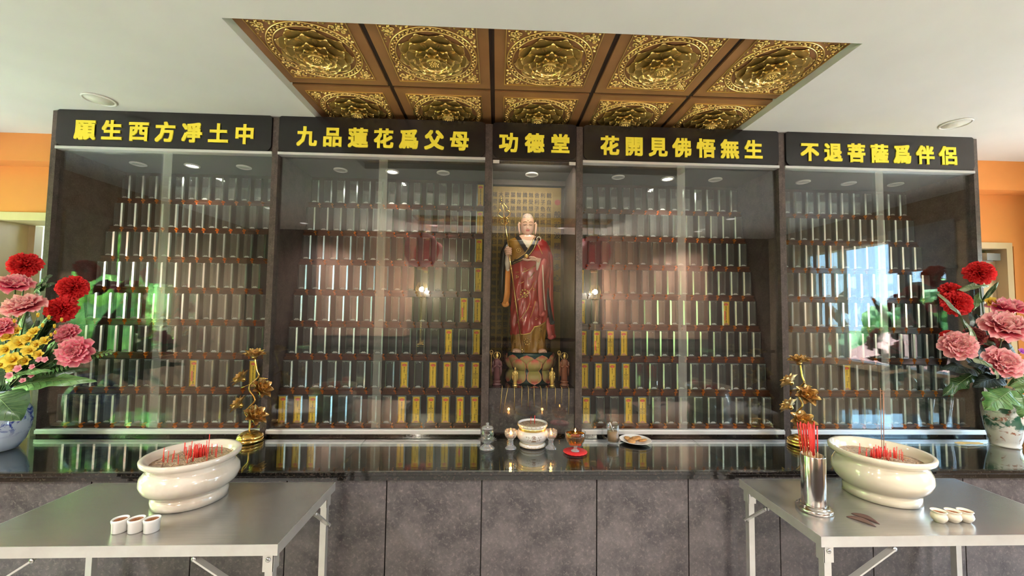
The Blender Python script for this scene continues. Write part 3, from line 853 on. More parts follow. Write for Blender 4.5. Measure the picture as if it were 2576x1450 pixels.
# ================================================================== memorial tablets on the stepped shelves
PITCH = .0897
XF = {0: -2.581, 1: -1.293, 3: .570, 4: 1.863}
YEL = {(0, 7): [8, 12], (4, 7): [5], (1, 1): [13], (1, 2): [13], (1, 3): [13], (1, 4): [13], (1, 5): [12, 13], (1, 6): [11, 13], (1, 7): [8, 10, 11, 12, 13], (1, 8): [0, 1, 2, 8, 9, 10, 11, 12, 13],
       (3, 4): [0], (3, 5): [0, 11], (3, 6): [0, 1, 2, 3], (3, 7): [0, 1, 2, 3], (3, 8): [0, 3, 4]}
PINK = {(1, 5, 12), (1, 8, 12), (3, 5, 11), (3, 6, 1), (0, 7, 8)}
def block_mb(m, off=0):
    hw, ch, th, z0, z1 = .0275, .0066, .010, .038, .203
    poly = [(-hw + ch, -th), (hw - ch, -th), (hw, -th + ch), (hw, th), (-hw, th), (-hw, -th + ch)]
    vs = [(x, y, z0) for x, y in poly] + [(x, y, z1 - (.004 if y == -th else 0)) for x, y in poly]
    m.add(vs, [(0, 1, 7, 6)], off + 0); m.add(vs, [(1, 2, 8, 7)], off + 1); m.add(vs, [(5, 0, 6, 11)], off + 1)
    m.add(vs, [(2, 3, 9, 8)], off + 2); m.add(vs, [(4, 5, 11, 10)], off + 2); m.add(vs, [(6, 7, 8, 9, 10, 11)], off + 2)
    m.add(vs, [(3, 4, 10, 9)], off + 0)
    return m
def ped_mb(m, off=0, beads=True):
    half = [(.034, .038), (.0372, .034), (.0342, .028), (.030, .024), (.0312, .020), (.0375, .017), (.0408, .012), (.0385, .006), (.0425, .003), (.0425, 0)]
    poly = [(-x, z) for x, z in reversed(half)] + half
    n = len(poly)
    vs = [(x, -.021, z) for x, z in poly] + [(x, .0125, z) for x, z in poly]
    m.add(vs, [tuple(range(n)), tuple(range(2 * n - 1, n - 1, -1))], off)
    m.add(vs, [(i, i + n, i + 1 + n, i + 1) for i in range(n - 1) if i != 9], off + 1)
    m.add(vs, [(9, 9 + n, 10 + n, 10)], off)
    if beads:
        for z, q in ((.0335, .029), (.0135, .034)):
            m.box(-q, q, -.0222, -.021, z - .0016, z + .0016, off + 2)
        for i in range(9):
            x = -.026 + .0065 * i
            m.add([(x - .002, -.0212, .0245), (x + .002, -.0212, .0245), (x, -.0228, .027), (x, -.0212, .0295)], [(0, 1, 2), (1, 3, 2), (3, 0, 2)], off + 2)
    return m
def etch_mb(m, off=0):
    for k in range(7):
        A = PI * (k + .5) / 7
        c_, s_ = math.cos(A), math.sin(A)
        L = .0105 if k % 2 else .0125
        m.add([(0, -.0104, .044), (L * 1.25 * c_ - .0026 * s_, -.0104, .044 + L * .7 * s_ + .0016 * c_), (L * 1.6 * c_, -.0104, .044 + L * .9 * s_), (L * 1.25 * c_ + .0026 * s_, -.0104, .044 + L * .7 * s_ - .0016 * c_)], [(0, 3, 2, 1)], off)
    m.box(-.016, .016, -.0104, -.0102, .0425, .0445, off)
    for sx in (-1, 1): m.box(.012 * sx - .0015, .012 * sx + .0015, -.0104, -.0102, .193, .1945, off)
    return m
def proto_blank():
    t = thing('memorial_tablet', '', 'memorial tablet')
    block_mb(MB()).build('glass_block', [MT['tabfront'], MT['tabcham'], MT['tabside']], t, recalc=False)
    ped_mb(MB()).build('pedestal', [MT['pedwood'], MT['pedside'], MT['pedwood']], t)
    etch_mb(MB()).build('etched_lotus', MT['etch'], t)
    return t
def proto_yellow(var, pink):
    t = thing('memorial_tablet', '', 'memorial tablet')
    block_mb(MB()).build('glass_block', [MT['tabcard'], MT['tabcham'], MT['tabside']], t, recalc=False)
    ped_mb(MB()).build('pedestal', [MT['pedwood'], MT['pedside'], MT['pedwood']], t)
    c = MB(); hw, z0, z1, y = .0238, .0405, .198, -.0015
    c.box(-hw, hw, y, y + .001, z0, z1, 0)
    for x in (-.0165, .0165, -.0215, .0215): c.box(x - .0006, x + .0006, y - .0003, y, z0 + .016, z1 - .026, 1)
    card = c.build('yellow_card', [MT['card'], MT['cardline']], t)
    e = MB(); yy = y - .0004
    def fan(cz, R, sq, m, n=9, flip=1):
        for k in range(n):
            A = PI * (k + .5) / n
            c_, s_ = math.cos(A), math.sin(A)
            e.add([(0, yy, cz), (R * .75 * c_ - .0022 * s_, yy, cz + flip * (R * .75 * s_ + .0022 * c_) * sq), (R * c_, yy, cz + flip * R * s_ * sq), (R * .75 * c_ + .0022 * s_, yy, cz + flip * (R * .75 * s_ - .0022 * c_) * sq)], [(0, 1, 2, 3)], m)
    fan(.177, .019, .72, 0); fan(.1765, .0165, .35, 0, 7, -1)
    e.add([(.0085 * math.cos(2 * PI * i / 14), yy - .0003, .1785 + .006 * math.sin(2 * PI * i / 14)) for i in range(14)], [tuple(range(14))], 2)
    fan(.0445, .0165, .62, 1, 7); e.box(-.016, .016, yy, yy + .0002, .0425, .0445, 1)
    e.build('printed_lotus', [MT['cardred'], MT['cardmauve'], MT['cardpink']], card)
    T = MB()
    def colm(txt, x, ztop, sz, step):
        for i, ch in enumerate(txt): put_char(T, ch, x, ztop - step * i, yy, sz, .008)
    z = .1635
    if var == 0: colm('佛力超薦歷代祖先往生蓮位', 0, z, .0088, .0094)
    elif var == 1: colm('佛力超薦歷代祖先往生蓮位', 0, z, .0088, .0094); colm('陽上子孫', .0095, .128, .0078, .0088); colm('陽上子孫', -.0095, .128, .0078, .0088)
    elif var == 2: colm('佛光接引', 0, z, .0086, .0092); colm('往生蓮位', 0, .092, .0088, .0100); colm('陽上子孫', .0095, .118, .0076, .0085)
    else: colm('佛光接引亡者往生西方淨土蓮位', 0, z, .0100, .0081)
    colm('合十敬立', -.0192, .088, .0055, .0075)
    T.build('characters', MT['ink'], card)
    if pink:
        P = MB()
        if pink == 1: P.box(-.0125, -.0045, yy - .0008, yy - .0004, .072, .135)
        else: P.box(-.0055, .0055, yy - .0008, yy - .0004, .085, .122)
        P.build('pink_strip', MT['cardpink'], card)
    return t
MT['tabcard'] = thin_glass('clear_tablet_glass', 0.06, (0.99, 0.99, 0.98), 0.0)
PB = proto_blank()
PY = {}
def vis_frac(x, y, b):
    x0, x1, _ = BAYS[b]; k = 2.4 / (2.4 + y)
    a, c = (x - .027) * k, (x + .027) * k
    return max(0, min(c, x1) - max(a, x0)) / (c - a)
spots = []
for b in (0, 1, 3, 4):
    for r in range(1, 9):
        y, z = row_y(r), row_z(r)
        cols = [i for i in range(14) if vis_frac(XF[b] + PITCH * i, y, b) > .22]
        for n, i in enumerate(cols):
            x = XF[b] + PITCH * i
            dep = (Vector((x, y, z)) - Vector((0, -2.4, 1.55))).dot(fwd)
            spots.append(dict(b=b, r=r, i=i, n=n, nt=len(cols), x=x, y=y, z=z, size=min(1, .3 + vis_frac(x, y, b)) / dep ** 2, yel=i in YEL.get((b, r), [])))
spots.sort(key=lambda q: (not q['yel'], -q['size']))
ORD = ['first', 'second', 'third', 'fourth', 'fifth', 'sixth', 'seventh', 'eighth', 'ninth', 'tenth', 'eleventh', 'twelfth', 'thirteenth', 'fourteenth']
ROWN = {8: 'bottom row', 7: 'second row up', 6: 'third row up', 5: 'fourth row up', 4: 'fifth row up', 3: 'sixth row up', 2: 'seventh row up', 1: 'top row'}
usedB = False
rest = MB()
for k, q in enumerate(spots):
    loc = (q['x'], q['y'], q['z'])
    if k >= 300:
        m = MB(); block_mb(m, 0); ped_mb(m, 3, True)
        rest.add([(a + loc[0], b_ + loc[1], c_ + loc[2]) for a, b_, c_ in m.v], m.f, 0)
        rest.m[-len(m.f):] = m.m
        m = MB(); etch_mb(m); rest.add([(a + loc[0], b_ + loc[1], c_ + loc[2]) for a, b_, c_ in m.v], m.f, 6)
        continue
    if q['n'] < q['nt'] / 2: pos = ORD[q['n']] + ' from left'
    else: pos = ORD[q['nt'] - 1 - q['n']] + ' from right'
    cab = BAYS[q['b']][2]
    if q['yel']:
        key3 = (q['b'], q['r'], q['i'])
        pk = 0 if key3 not in PINK else (2 if key3 == (1, 8, 12) else 1)
        var = (q['b'] * 3 + q['r'] * 5 + q['i'] * 7) % 4
        lb = 'tablet with yellow card%s, %s, %s, %s cabinet' % (' and pink strip' if pk else '', pos, ROWN[q['r']], cab)
        if (var, pk) not in PY:
            PY[(var, pk)] = o = proto_yellow(var, pk); o.location = loc; o['label'] = lb; o['group'] = 'memorial tablets with yellow cards'
        else: dup(PY[(var, pk)], loc, lb)
    else:
        lb = 'blank clear glass tablet, %s, %s, %s cabinet' % (pos, ROWN[q['r']], cab)
        if not usedB: usedB = True; PB.location = loc; PB['label'] = lb; PB['group'] = 'blank glass memorial tablets'
        else: dup(PB, loc, lb)
if rest.v:
    o = rest.build('distant_tablets', [MT['tabfront'], MT['tabcham'], MT['tabside'], MT['pedwood'], MT['pedside'], MT['pedwood'], MT['etch']], recalc=False)
    tag(o, 'remaining blank glass tablets in the upper back rows of the four cabinets', 'memorial tablets', None, 'stuff')

# ================================================================== niche: sutra panel and monk statue
SUTRA = '觀自在菩薩行深般若波羅密多時照見五蘊皆空度一切苦厄舍利子色不異空空不異色色即是空空即是色受想行識亦復如是舍利子是諸法空相不生不滅不垢不淨不增不減是故空中無色無受想行識無眼耳鼻舌身意無色聲香味觸法無眼界乃至無意識界無無明亦無無明盡乃至無老死亦無老死盡無苦集滅道無智亦無得以無所得故菩提薩埵依般若波羅密多故心無罣礙無罣礙故無有恐怖遠離顛倒夢想究竟涅槃三世諸佛依般若波羅密多故得阿耨多羅三藐三菩提故知般若波羅密多是大神咒是大明咒是無上咒是無等等咒能除一切苦真實不虛故說般若波羅密多咒即說咒曰揭諦揭諦波羅揭諦波羅僧揭諦菩提薩婆訶'
t = thing('sutra_panel', 'dark gold panel of brush calligraphy standing behind the monk statue', 'calligraphy panel', (0, .405, 1.063))
MB().box(-.038, .456, 0, .012, .001, 1.362).build('panel', MT['sutra'], t)
T = MB()
for i, ch in enumerate(SUTRA):
    put_char(T, ch, .367 - .0434 * (i // 26), 1.303 - .0492 * (i % 26), -.0008, .037, .010)
for i, ch in enumerate('般若波羅密多心經'):
    put_char(T, ch, .430, 1.165 - .0765 * i, -.0008, .052, .012)
T.build('characters', MT['ink'], t)
L = MB()
for i in range(11): L.box(.3887 - .0434 * i - .0006, .3887 - .0434 * i + .0006, -.0006, 0, .02, 1.33)
L.build('column_rules', MT['golddark'], t)
MB().add([(.430 + .021 * math.cos(2 * PI * i / 24), -.0008, 1.254 + .021 * math.sin(2 * PI * i / 24)) for i in range(24)], [tuple(range(24))]).build('red_seal', pm('faded_red_seal', (.20, .035, .02), .5), t)

K = .00272
SR = thing('statue', 'painted standing monk statue in crimson robe on a lotus pedestal', 'statue', (.230, .27, 1.063))
def P(u, v, d=0): return Vector(((u - 1336) * K, -d * K, .193 + (885 - v) * K))
TAB = [(0, -3, 44, 30), (12, -4, 42, 29), (35, -5, 41, 29), (70, -5, 43, 31), (120, -3, 44, 32), (170, -2, 46, 33), (215, -1, 49, 34), (245, -4, 51, 32), (262, -9, 51, 29), (274, -12, 49, 23), (280, -12, 41, 17), (285, -11, 29, 12), (291, -10, 15, 9)]
def sec(h):
    for a, b in zip(TAB, TAB[1:]):
        if h <= b[0]:
            k = (h - a[0]) / (b[0] - a[0]); k = k * k * (3 - 2 * k) if h < 262 else k
            return [a[i] + (b[i] - a[i]) * k for i in (1, 2, 3)]
    return TAB[-1][1:]
def fold(ph, h):
    f = 1.7 * math.sin(8 * ph + .055 * h) + 1.0 * math.sin(15 * ph - .06 * h + 1)
    return f * min(1, max(.15, (250 - h) / 120))
def loft_pt(ph, h, off=0):
    cx, a, b = sec(h); e = 2 / 2.4
    c_, s_ = math.cos(ph), math.sin(ph)
    x = math.copysign(abs(c_) ** e, c_); y = math.copysign(abs(s_) ** e, s_)
    f = off + fold(ph, h)
    return Vector(((cx + x * (a + f)) * K, y * (b + f) * K, .193 + h * K))
def front(u, v, off=0):
    """point on the front of the robe at photo-scale (u, v)"""
    h = 885 - v; cx, a, b = sec(h)
    q = max(-.97, min(.97, (u - 1336 - cx) / (a + off)))
    y = (1 - abs(q) ** 2.4) ** (1 / 2.4)
    return Vector(((u - 1336) * K, -(b + off) * y * K - .0006, .193 + h * K))
def lin(x, pts):
    for (a, p), (b, q) in zip(pts, pts[1:]):
        if x <= b: return p + (q - p) * max(0, (x - a)) / (b - a)
    return pts[-1][1]
def hem(dx): return lin(dx, [(-60, 40), (-22, 44), (-2, 48), (8, 62), (40, 80), (60, 70)])
def segd(p, a, b):
    ax, ay = a; bx, by = b; dx, dy = bx - ax, by - ay
    k = max(0, min(1, ((p[0] - ax) * dx + (p[1] - ay) * dy) / (dx * dx + dy * dy)))
    return math.hypot(p[0] - ax - k * dx, p[1] - ay - k * dy)
RB = [(14, 284), (10, 276), (0, 255), (-11, 237), (-30, 225), (-52, 216)]
LB = [(-34, 286), (-25, 266), (-13, 246)]
def rb_x(h): return lin(-h, [(-284, 14), (-276, 10), (-255, 0), (-237, -11), (-225, -30), (-216, -52)])
def cls(dx, h, fr):
    if fr:
        if min(segd((dx, h), RB[i], RB[i + 1]) for i in range(5)) < 5.2: return 'black'
        if min(segd((dx, h), LB[i], LB[i + 1]) for i in range(2)) < 4.8: return 'black'
        if h > 250 and dx > lin(-h, [(-286, -34), (-266, -25), (-246, -13)]) and dx < rb_x(h):
            if h < 276 - abs(dx + 9) * -.1 and (min(segd((dx, h), (-26, 286), (-10, 258)), segd((dx, h), (8, 284), (-10, 258))) < 3.6): return 'white'
            return 'skin'
        if h > hem(dx) and (h < 216 or dx > rb_x(h)): return 'red'
        if h >= 216: return 'ochre'
    if h > hem(dx): return 'red' if (dx > -40 or h < 200) else 'ochre'
    return 'under'
NU, NV = 300, 260
parts = {k: MB() for k in ('red', 'black', 'white', 'skin', 'ochre')}
offs = {'red': 2.0, 'black': 3.4, 'white': 2.8, 'skin': 1.6, 'ochre': 1.2}
base = MB()
base.grid(NU, NV, lambda a, b: loft_pt(2 * PI * a, 291 * b), cu=True)
base.f.append(list(range(NU))); base.m.append(0); base.sm.append(False)
base.build('under_robe', MT['ochre'], SR)
for j in range(NV - 1):
    for i in range(NU):
        pa = 2 * PI * (i + .5) / NU; h = 291 * (j + .5) / (NV - 1)
        p = loft_pt(pa, h); dx = p.x / K
        c_ = cls(dx, h, p.y < .002)
        if c_ == 'under': continue
        m = parts[c_]; of = offs[c_]
        q = [loft_pt(2 * PI * (i + a) / NU, 291 * (j + b) / (NV - 1), of) for a, b in ((0, 0), (1, 0), (1, 1), (0, 1))]
        m.add(q, [(0, 1, 2, 3)], 0, True)
for k, nm, mt in (('red', 'crimson_robe', 'robe'), ('black', 'collar_band', 'black'), ('white', 'inner_collar', 'cloth'), ('skin', 'chest', 'skin'), ('ochre', 'ochre_upper_robe', 'ochre')):
    parts[k].build(nm, MT[mt], SR)
G = MB()
def stroke(pts, r=1.0, off=3.0): G.tube([front(u, v, off) for u, v in pts], r * K, 6)
stroke([(1291, 842), (1306, 841), (1322, 840), (1334, 837), (1340, 828), (1343, 822), (1355, 820), (1368, 813), (1375, 806)], 1.3)
stroke([(1355, 603), (1347, 612), (1340, 633), (1329, 648), (1308, 661), (1290, 668)], .8, 4)
stroke([(1343, 600), (1336, 612), (1330, 627), (1318, 645), (1302, 656), (1287, 663)], .8, 4)
for pts in ([(1296, 690), (1315, 690), (1332, 683), (1345, 672)], [(1292, 722), (1312, 716), (1332, 704), (1342, 690)], [(1294, 762), (1306, 756), (1322, 745), (1336, 728), (1341, 714)], [(1298, 815), (1312, 800), (1326, 780), (1334, 758), (1340, 735)], [(1333, 800), (1340, 780), (1345, 760)], [(1350, 620), (1355, 632), (1361, 645)]):
    stroke(pts, .7, 2.6)
for cu, cv, R in ((1318, 742, 9), (1326, 858, 7), (1303, 637, 5)):
    for k in range(9):
        A = 2 * PI * k / 9; p = front(cu + R * math.cos(A), cv + R * math.sin(A), 3)
        G.ball(p, 2.3 * K * (R / 9), 6, 4)
    G.ball(front(cu, cv, 3), R * .4 * K, 8, 5)
for cu, cv in ((1300, 702), (1318, 683), (1341, 732), (1348, 802), (1316, 806), (1298, 858), (1356, 858), (1358, 828)):
    for k in range(3): G.ball(front(cu + 2.4 * math.cos(k * 2.1), cv + 2.4 * math.sin(k * 2.1), 2.6), 1.5 * K, 6, 4)
G.build('gilt_pattern', MT['gilt'], SR)
rg = MB(); rg.tube([front(1353, 607, 4) + Vector((5 * K * math.cos(k / 14 * 2 * PI), -.002, 6 * K * math.sin(k / 14 * 2 * PI))) for k in range(15)], 1.3 * K, 6)
rg.build('robe_ring', MT['cloth'], SR)

# sleeves
def hang(name, mat, pts, rad, fl=.5, mats=None):
    m = MB(); m.tube([P(*p) for p in pts], [q * K for q in rad], 14, flat=fl)
    e = P(*pts[-1]); m.ball(e, rad[-1] * K, 14, 8, 0, (1, fl + .1, .8))
    return m.build(name, MT[mat], SR)
hang('dark_sleeve', 'black', [(1281, 616, 2), (1270, 640, 2), (1265, 690, 0), (1264, 740, -2), (1267, 762, -3)], [11, 12, 10, 9, 8], .8)
hang('orange_sleeve', 'orangecloth', [(1278, 668, 16), (1278, 700, 16), (1277, 740, 16), (1273, 768, 16)], [8, 9, 9.5, 9.5], .45)
hang('white_cuff', 'cloth', [(1278, 650, 21), (1277, 668, 21), (1277, 684, 20)], [8, 8.5, 5], .7)
hang('right_outer_sleeve', 'robe', [(1371, 622, 2), (1380, 650, 4), (1384, 690, 2), (1385, 740, 0), (1387, 800, 0), (1391, 846, 0)], [11, 13, 10, 9, 10, 10], .8)
hang('navy_sleeve_band', 'navy', [(1374, 676, 14), (1374, 700, 13), (1377, 745, 12), (1383, 785, 11), (1389, 812, 10)], [5, 6, 6, 7, 7], .5)
hang('rose_sleeve', 'pinkrobe', [(1369, 660, 24), (1364, 672, 30), (1356, 705, 34), (1357, 745, 34), (1361, 790, 31)], [9, 10, 9, 8, 8.5], .45)
hang('white_cuff', 'cloth', [(1352, 656, 34), (1351, 670, 33), (1350, 685, 31)], [7, 7, 5.5], .6)
hang('rose_sleeve_hem', 'pinkrobe', [(1378, 800, 8), (1381, 825, 9), (1386, 848, 9)], [5, 8, 8], .6)
m = MB(); m.tube([P(1361, 672, 37), P(1362.5, 705, 39), P(1365, 745, 38), P(1369, 782, 35)], 1.3 * K, 6); m.build('sleeve_trim', MT['cloth'], SR)

# hands: palm, four bent fingers and a thumb, fused into one skin
def fuse(m, name, vox):
    o = m.build(name, MT['skin'], SR)
    md = o.modifiers.new('fuse', 'REMESH'); md.mode = 'VOXEL'; md.voxel_size = vox; md.use_smooth_shade = True
    return o
h = MB()                                  # raised hand closed round the staff
h.ball(P(1277.5, 641, 25), 7.6 * K, 14, 10, 0, (.95, .62, 1.5))
h.tube([P(1278, 650, 23), P(1278, 664, 21)], [5.6 * K, 5.2 * K], 10)
for k in range(4):
    v = 632.5 + 4.7 * k; q = 1.9 + .3 * (k in (1, 2))
    h.tube([P(1284.5, v + .5, 24), P(1284, v, 30), P(1279.5, v - .3, 33.5), P(1273.5, v + .2, 32), P(1271.5, v + .8, 28.5)], [q * 1.15 * K, q * 1.15 * K, q * 1.1 * K, q * K, q * .8 * K], 8)
h.tube([P(1272, 644, 25), P(1270.5, 636, 28), P(1274, 630, 31), P(1279, 628, 32)], [2.8 * K, 2.6 * K, 2.3 * K, 1.7 * K], 8)
fuse(h, 'raised_hand', .0011)
h = MB()                                  # open palm that carries the jewel
h.tube([P(1352, 662, 38), P(1345, 660, 41)], [5.2 * K, 5.5 * K], 10)
h.ball(P(1338, 660, 42), 7.2 * K, 14, 10, 0, (1.35, .9, .55))
for k, (d, L) in enumerate(((36.5, 15), (40, 18), (43.5, 17), (46.8, 13))):
    x = 1330
    h.tube([P(x + 2, 660.5, d), P(x - L * .45, 662, d), P(x - L * .8, 661, d), P(x - L * 1.05, 658.8, d)], [2.3 * K, 2.1 * K, 1.9 * K, 1.3 * K], 8)
h.tube([P(1344, 658, 46), P(1338, 655.5, 49), P(1331, 655.2, 49.5), P(1327, 656, 48.5)], [2.7 * K, 2.6 * K, 2.2 * K, 1.6 * K], 8)
fuse(h, 'open_hand', .0011)
for nm, cu in (('foot', 1301), ('foot', 1364)):
    h = MB(); s = 1
    h.ball(P(cu, 880, 22), 9 * K, 14, 8, 0, (1.15, 1.7, .55))
    for k in range(5):
        q = (3.2, 2.5, 2.4, 2.2, 1.9)[k if cu > 1336 else 4 - k] if True else 2
        kk = k if cu > 1336 else 4 - k
        q = (3.1, 2.5, 2.4, 2.2, 1.9)[kk]
        x = cu - 8 + 4.1 * k; dd = 37 - abs(kk - .6) * 1.3
        h.tube([P(x, 881, dd - 8), P(x, 881.5, dd - 3), P(x, 883, dd)], [q * K, q * K, q * .85 * K], 8)
    fuse(h, nm, .0012)

# head
hd = MB(); HC = (1326, 569)
def head_pt(a, b):
    ph = 2 * PI * a; th = PI * b
    st_ = math.sin(th) ** .8; x = st_ * math.cos(ph); y = st_ * math.sin(ph); z = math.cos(th)
    fx, fd = 17.4, 19.0
    jaw = max(0, -z)
    X = x * fx * (1 - .16 * jaw ** 1.4); D = -y * fd * (1 - .06 * jaw); Z = z * 30
    if -y > 0:
        D *= 1 - .10 * max(0, -y) ** 3
        v = -Z; fr = max(0, -y) ** 1.5
        def g(cx, cz, sx, sz): return math.exp(-((X - cx) / sx) ** 2 - ((v - cz) / sz) ** 2)
        D += fr * (4.4 * g(0, 10.5, 2.7, 3.2) + 2.6 * g(0, 3, 1.9, 6.5) + 1.6 * g(0, 15.6, 6, 2.4) + 1.5 * g(0, 25, 5.5, 4) + 1.2 * g(-8.5, 11, 5, 6) + 1.2 * g(8.5, 11, 5, 6)
                   + .9 * g(-7, -5, 6, 2.4) + .9 * g(7, -5, 6, 2.4) - 1.7 * g(-7, .5, 4, 2.4) - 1.7 * g(7, .5, 4, 2.4) + 1.2 * g(-7, 1.2, 3.6, 2) + 1.2 * g(7, 1.2, 3.6, 2))
    return P(HC[0] + X, HC[1] - Z, D)
hd.grid(88, 72, head_pt, cu=True)
for k, f in enumerate(hd.f):
    p = sum((Vector(hd.v[i]) for i in f), Vector()) / len(f)
    u = p.x / K + 1336; v = 885 - (p.z - .193) / K; dpt = -p.y / K
    if v < 556 - abs(u - HC[0]) * -.25 and (v < 553 or dpt < 4): hd.m[k] = 1
    if dpt < 2 and v < 580: hd.m[k] = 1
hd.tube([P(1326, 582, -5), P(1326, 600, -3), P(1326, 616, 2)], [12 * K, 11.5 * K, 15 * K], 20, 0)
for s in (-1, 1):
    hd.tube([P(1326 + s * 17.5, 566, 2), P(1326 + s * 20.5, 562, 1), P(1326 + s * 22, 567, 1), P(1326 + s * 21.5, 576, 2), P(1326 + s * 20.5, 586, 3), P(1326 + s * 19.5, 592, 3)], [2.2 * K, 3 * K, 3.4 * K, 3.2 * K, 3 * K, 1.8 * K], 10, 0, flat=.75)
hd.build('head', [MT['skin'], MT['scalp']], SR)
def fpt(du, dv, off=.35):
    a = math.acos(max(-1, min(1, -(dv) / 30)))
    best = None
    lo, hi = PI, 2 * PI
    for k in range(80):
        A = PI + PI * k / 79; p = head_pt(A / (2 * PI), a / PI)
        e = abs(p.x / K + 1336 - HC[0] - du)
        if best is None or e < best[0]: best = (e, p)
    return best[1] + Vector((0, -off * K, 0))
fe = MB()
for s in (-1, 1):
    fe.tube([fpt(s * (3.2 + 8 * k / 6), .8 + 1.3 * math.sin(PI * k / 6)) for k in range(7)], [.3 * K] + [.62 * K] * 5 + [.3 * K], 6)
    fe.tube([fpt(s * (2.6 + 9.5 * k / 6), -4.4 - 2.0 * math.sin(PI * (k + 1) / 8)) for k in range(7)], [.3 * K] + [.5 * K] * 5 + [.25 * K], 6)
fe.ball(fpt(0, -9), 1.05 * K, 8, 6)
fe.build('eye_lines', pm('dark_brown_line', (.05, .025, .015), .5), SR)
lp = MB()
for dv, w_ in ((14.6, 5.2), (16.6, 4.4)):
    lp.tube([fpt(-w_ + 2 * w_ * k / 8, dv - (.5 * math.cos(2 * PI * k / 8) if dv < 16 else -.4 * math.sin(PI * k / 8)), .1) for k in range(9)], [.25 * K] + [1.0 * K] * 7 + [.25 * K], 8)
lp.build('lips', MT['lip'], SR)

# lotus pedestal of the statue
lb = MB()
lb.lathe([(.150, .0), (.152, .012), (.140, .06), (.134, .083), (.140, .11), (.150, .15), (.150, .188), (.0001, .1925)], 48)
lb.build('pedestal_core', MT['teal'], SR)
def ppetal(mb, A, pts, wd):
    n, k = 13, 15
    def f(a, b):
        b = 1 - (1 - b) ** 1.7
        x = b * (len(pts) - 1); i = min(int(x), len(pts) - 2); q = x - i
        r = pts[i][0] + (pts[i + 1][0] - pts[i][0]) * q; z = pts[i][1] + (pts[i + 1][1] - pts[i][1]) * q
        u = 2 * a - 1
        w_ = wd * (.80 + .20 * math.sin(PI * min(1, b * .9))) * (1 if b < .5 else math.sqrt(max(0, 1 - ((b - .5) / .5) ** 2.4 * .97)))
        z += (pts[-1][1] - pts[0][1]) * (-.05 * u * u * b + .015 * (1 - abs(u)) ** 4 * b)
        an = A + u * w_ / .165
        r += .012 * (1 - u * u) * math.sin(PI * min(1, b + .1)) + (.004 if b > .93 or abs(u) > .9 else 0)
        return (r * math.cos(an), r * math.sin(an), z)
    def tf(a, b):
        u = abs(2 * a - 1)
        return max(b * .95 if u < .55 else b * .7 - (u - .55) * .5, 1.0 if (b > .93 or u > .93) else 0)
    mb.grid(n, k, f, tf=tf)
for i in range(10):
    a0 = 2 * PI * i / 10 - PI / 2 + .1
    for nm, A, pts, wd in (('upper_petal', a0 + PI / 10, [(.140, .10), (.152, .135), (.160, .165), (.158, .186)], .050), ('lower_petal', a0, [(.138, .084), (.156, .105), (.168, .135), (.170, .164)], .049), ('base_petal', a0, [(.138, .083), (.154, .062), (.162, .032), (.163, .002)], .049)):
        m = MB(); ppetal(m, A, pts, wd); o = m.build(nm, MT['lotus'], SR)

# staff, jewel
st = thing('ringed_staff', 'slender gold ringed staff held in the statue raised hand', 'staff', tuple(Vector((.230, .27, 1.063)) + P(1314, 884, 44)))
o0 = P(1314, 884, 44)
def Q(u, v, d): return P(u, v, d) - o0
m = MB(); m.tube([Q(1314, 878, 44), Q(1278.5, 634, 29), Q(1268, 560, 26)], 1.45 * K, 10); m.ball(Q(1313.5, 876, 44), 3.2 * K, 10, 6); m.ball(Q(1314, 882, 44), 2.4 * K, 10, 6, 0, (1, 1, 1))
m.build('shaft', MT['brass'], st)
m = MB()
for s in (-1, 1):
    m.tube([Q(1266.5, 558, 26), Q(1266.5 + s * 6, 556, 26 + s), Q(1266.5 + s * 13, 551, 26 + s * 2), Q(1266.5 + s * 15.5, 545, 26 + s * 2), Q(1266 + s * 11, 539, 26 + s), Q(1265 + s * 5, 540, 26)], [1.2 * K, 1.5 * K, 1.6 * K, 1.5 * K, 1.4 * K, 1.3 * K], 8)
    m.tube([Q(1265 + s * 5, 540, 26), Q(1264 + s * 10, 536, 26 + s), Q(1263 + s * 9, 530, 26 + s), Q(1261.5 + s * 4, 523, 26), Q(1260.5 + s * 6, 518, 26)], [1.4 * K, 1.4 * K, 1.3 * K, 1.2 * K, 1.0 * K], 8)
m.tube([Q(1268, 562, 26), Q(1260, 512, 26)], 1.1 * K, 8)
for v, q in ((514, 2.3), (509, 1.8), (504.5, 1.4)): m.ball(Q(1259 + (514 - v) * -.05, v, 26), q * K, 8, 6)
m.build('finial', MT['brass'], st)
for s in (-1, 1):
    m = MB(); m.tube([Q(1266 + s * 2 + 9 * math.cos(k * 2 * PI / 22), 565 + 9 * math.sin(k * 2 * PI / 22), 26 + s * 3.5 + 2 * math.cos(k * 2 * PI / 22)) for k in range(23)], .9 * K, 6)
    m.build('ring', MT['brass'], st)
jp = Vector((.230, .27, 1.063)) + P(1321, 652.5, 42.5)
tag(MB().ball((0, 0, 0), 5.2 * K, 18, 12).build('jewel', MT['gold'], None, tuple(jp)), 'small golden jewel resting on the statue open palm', 'jewel')

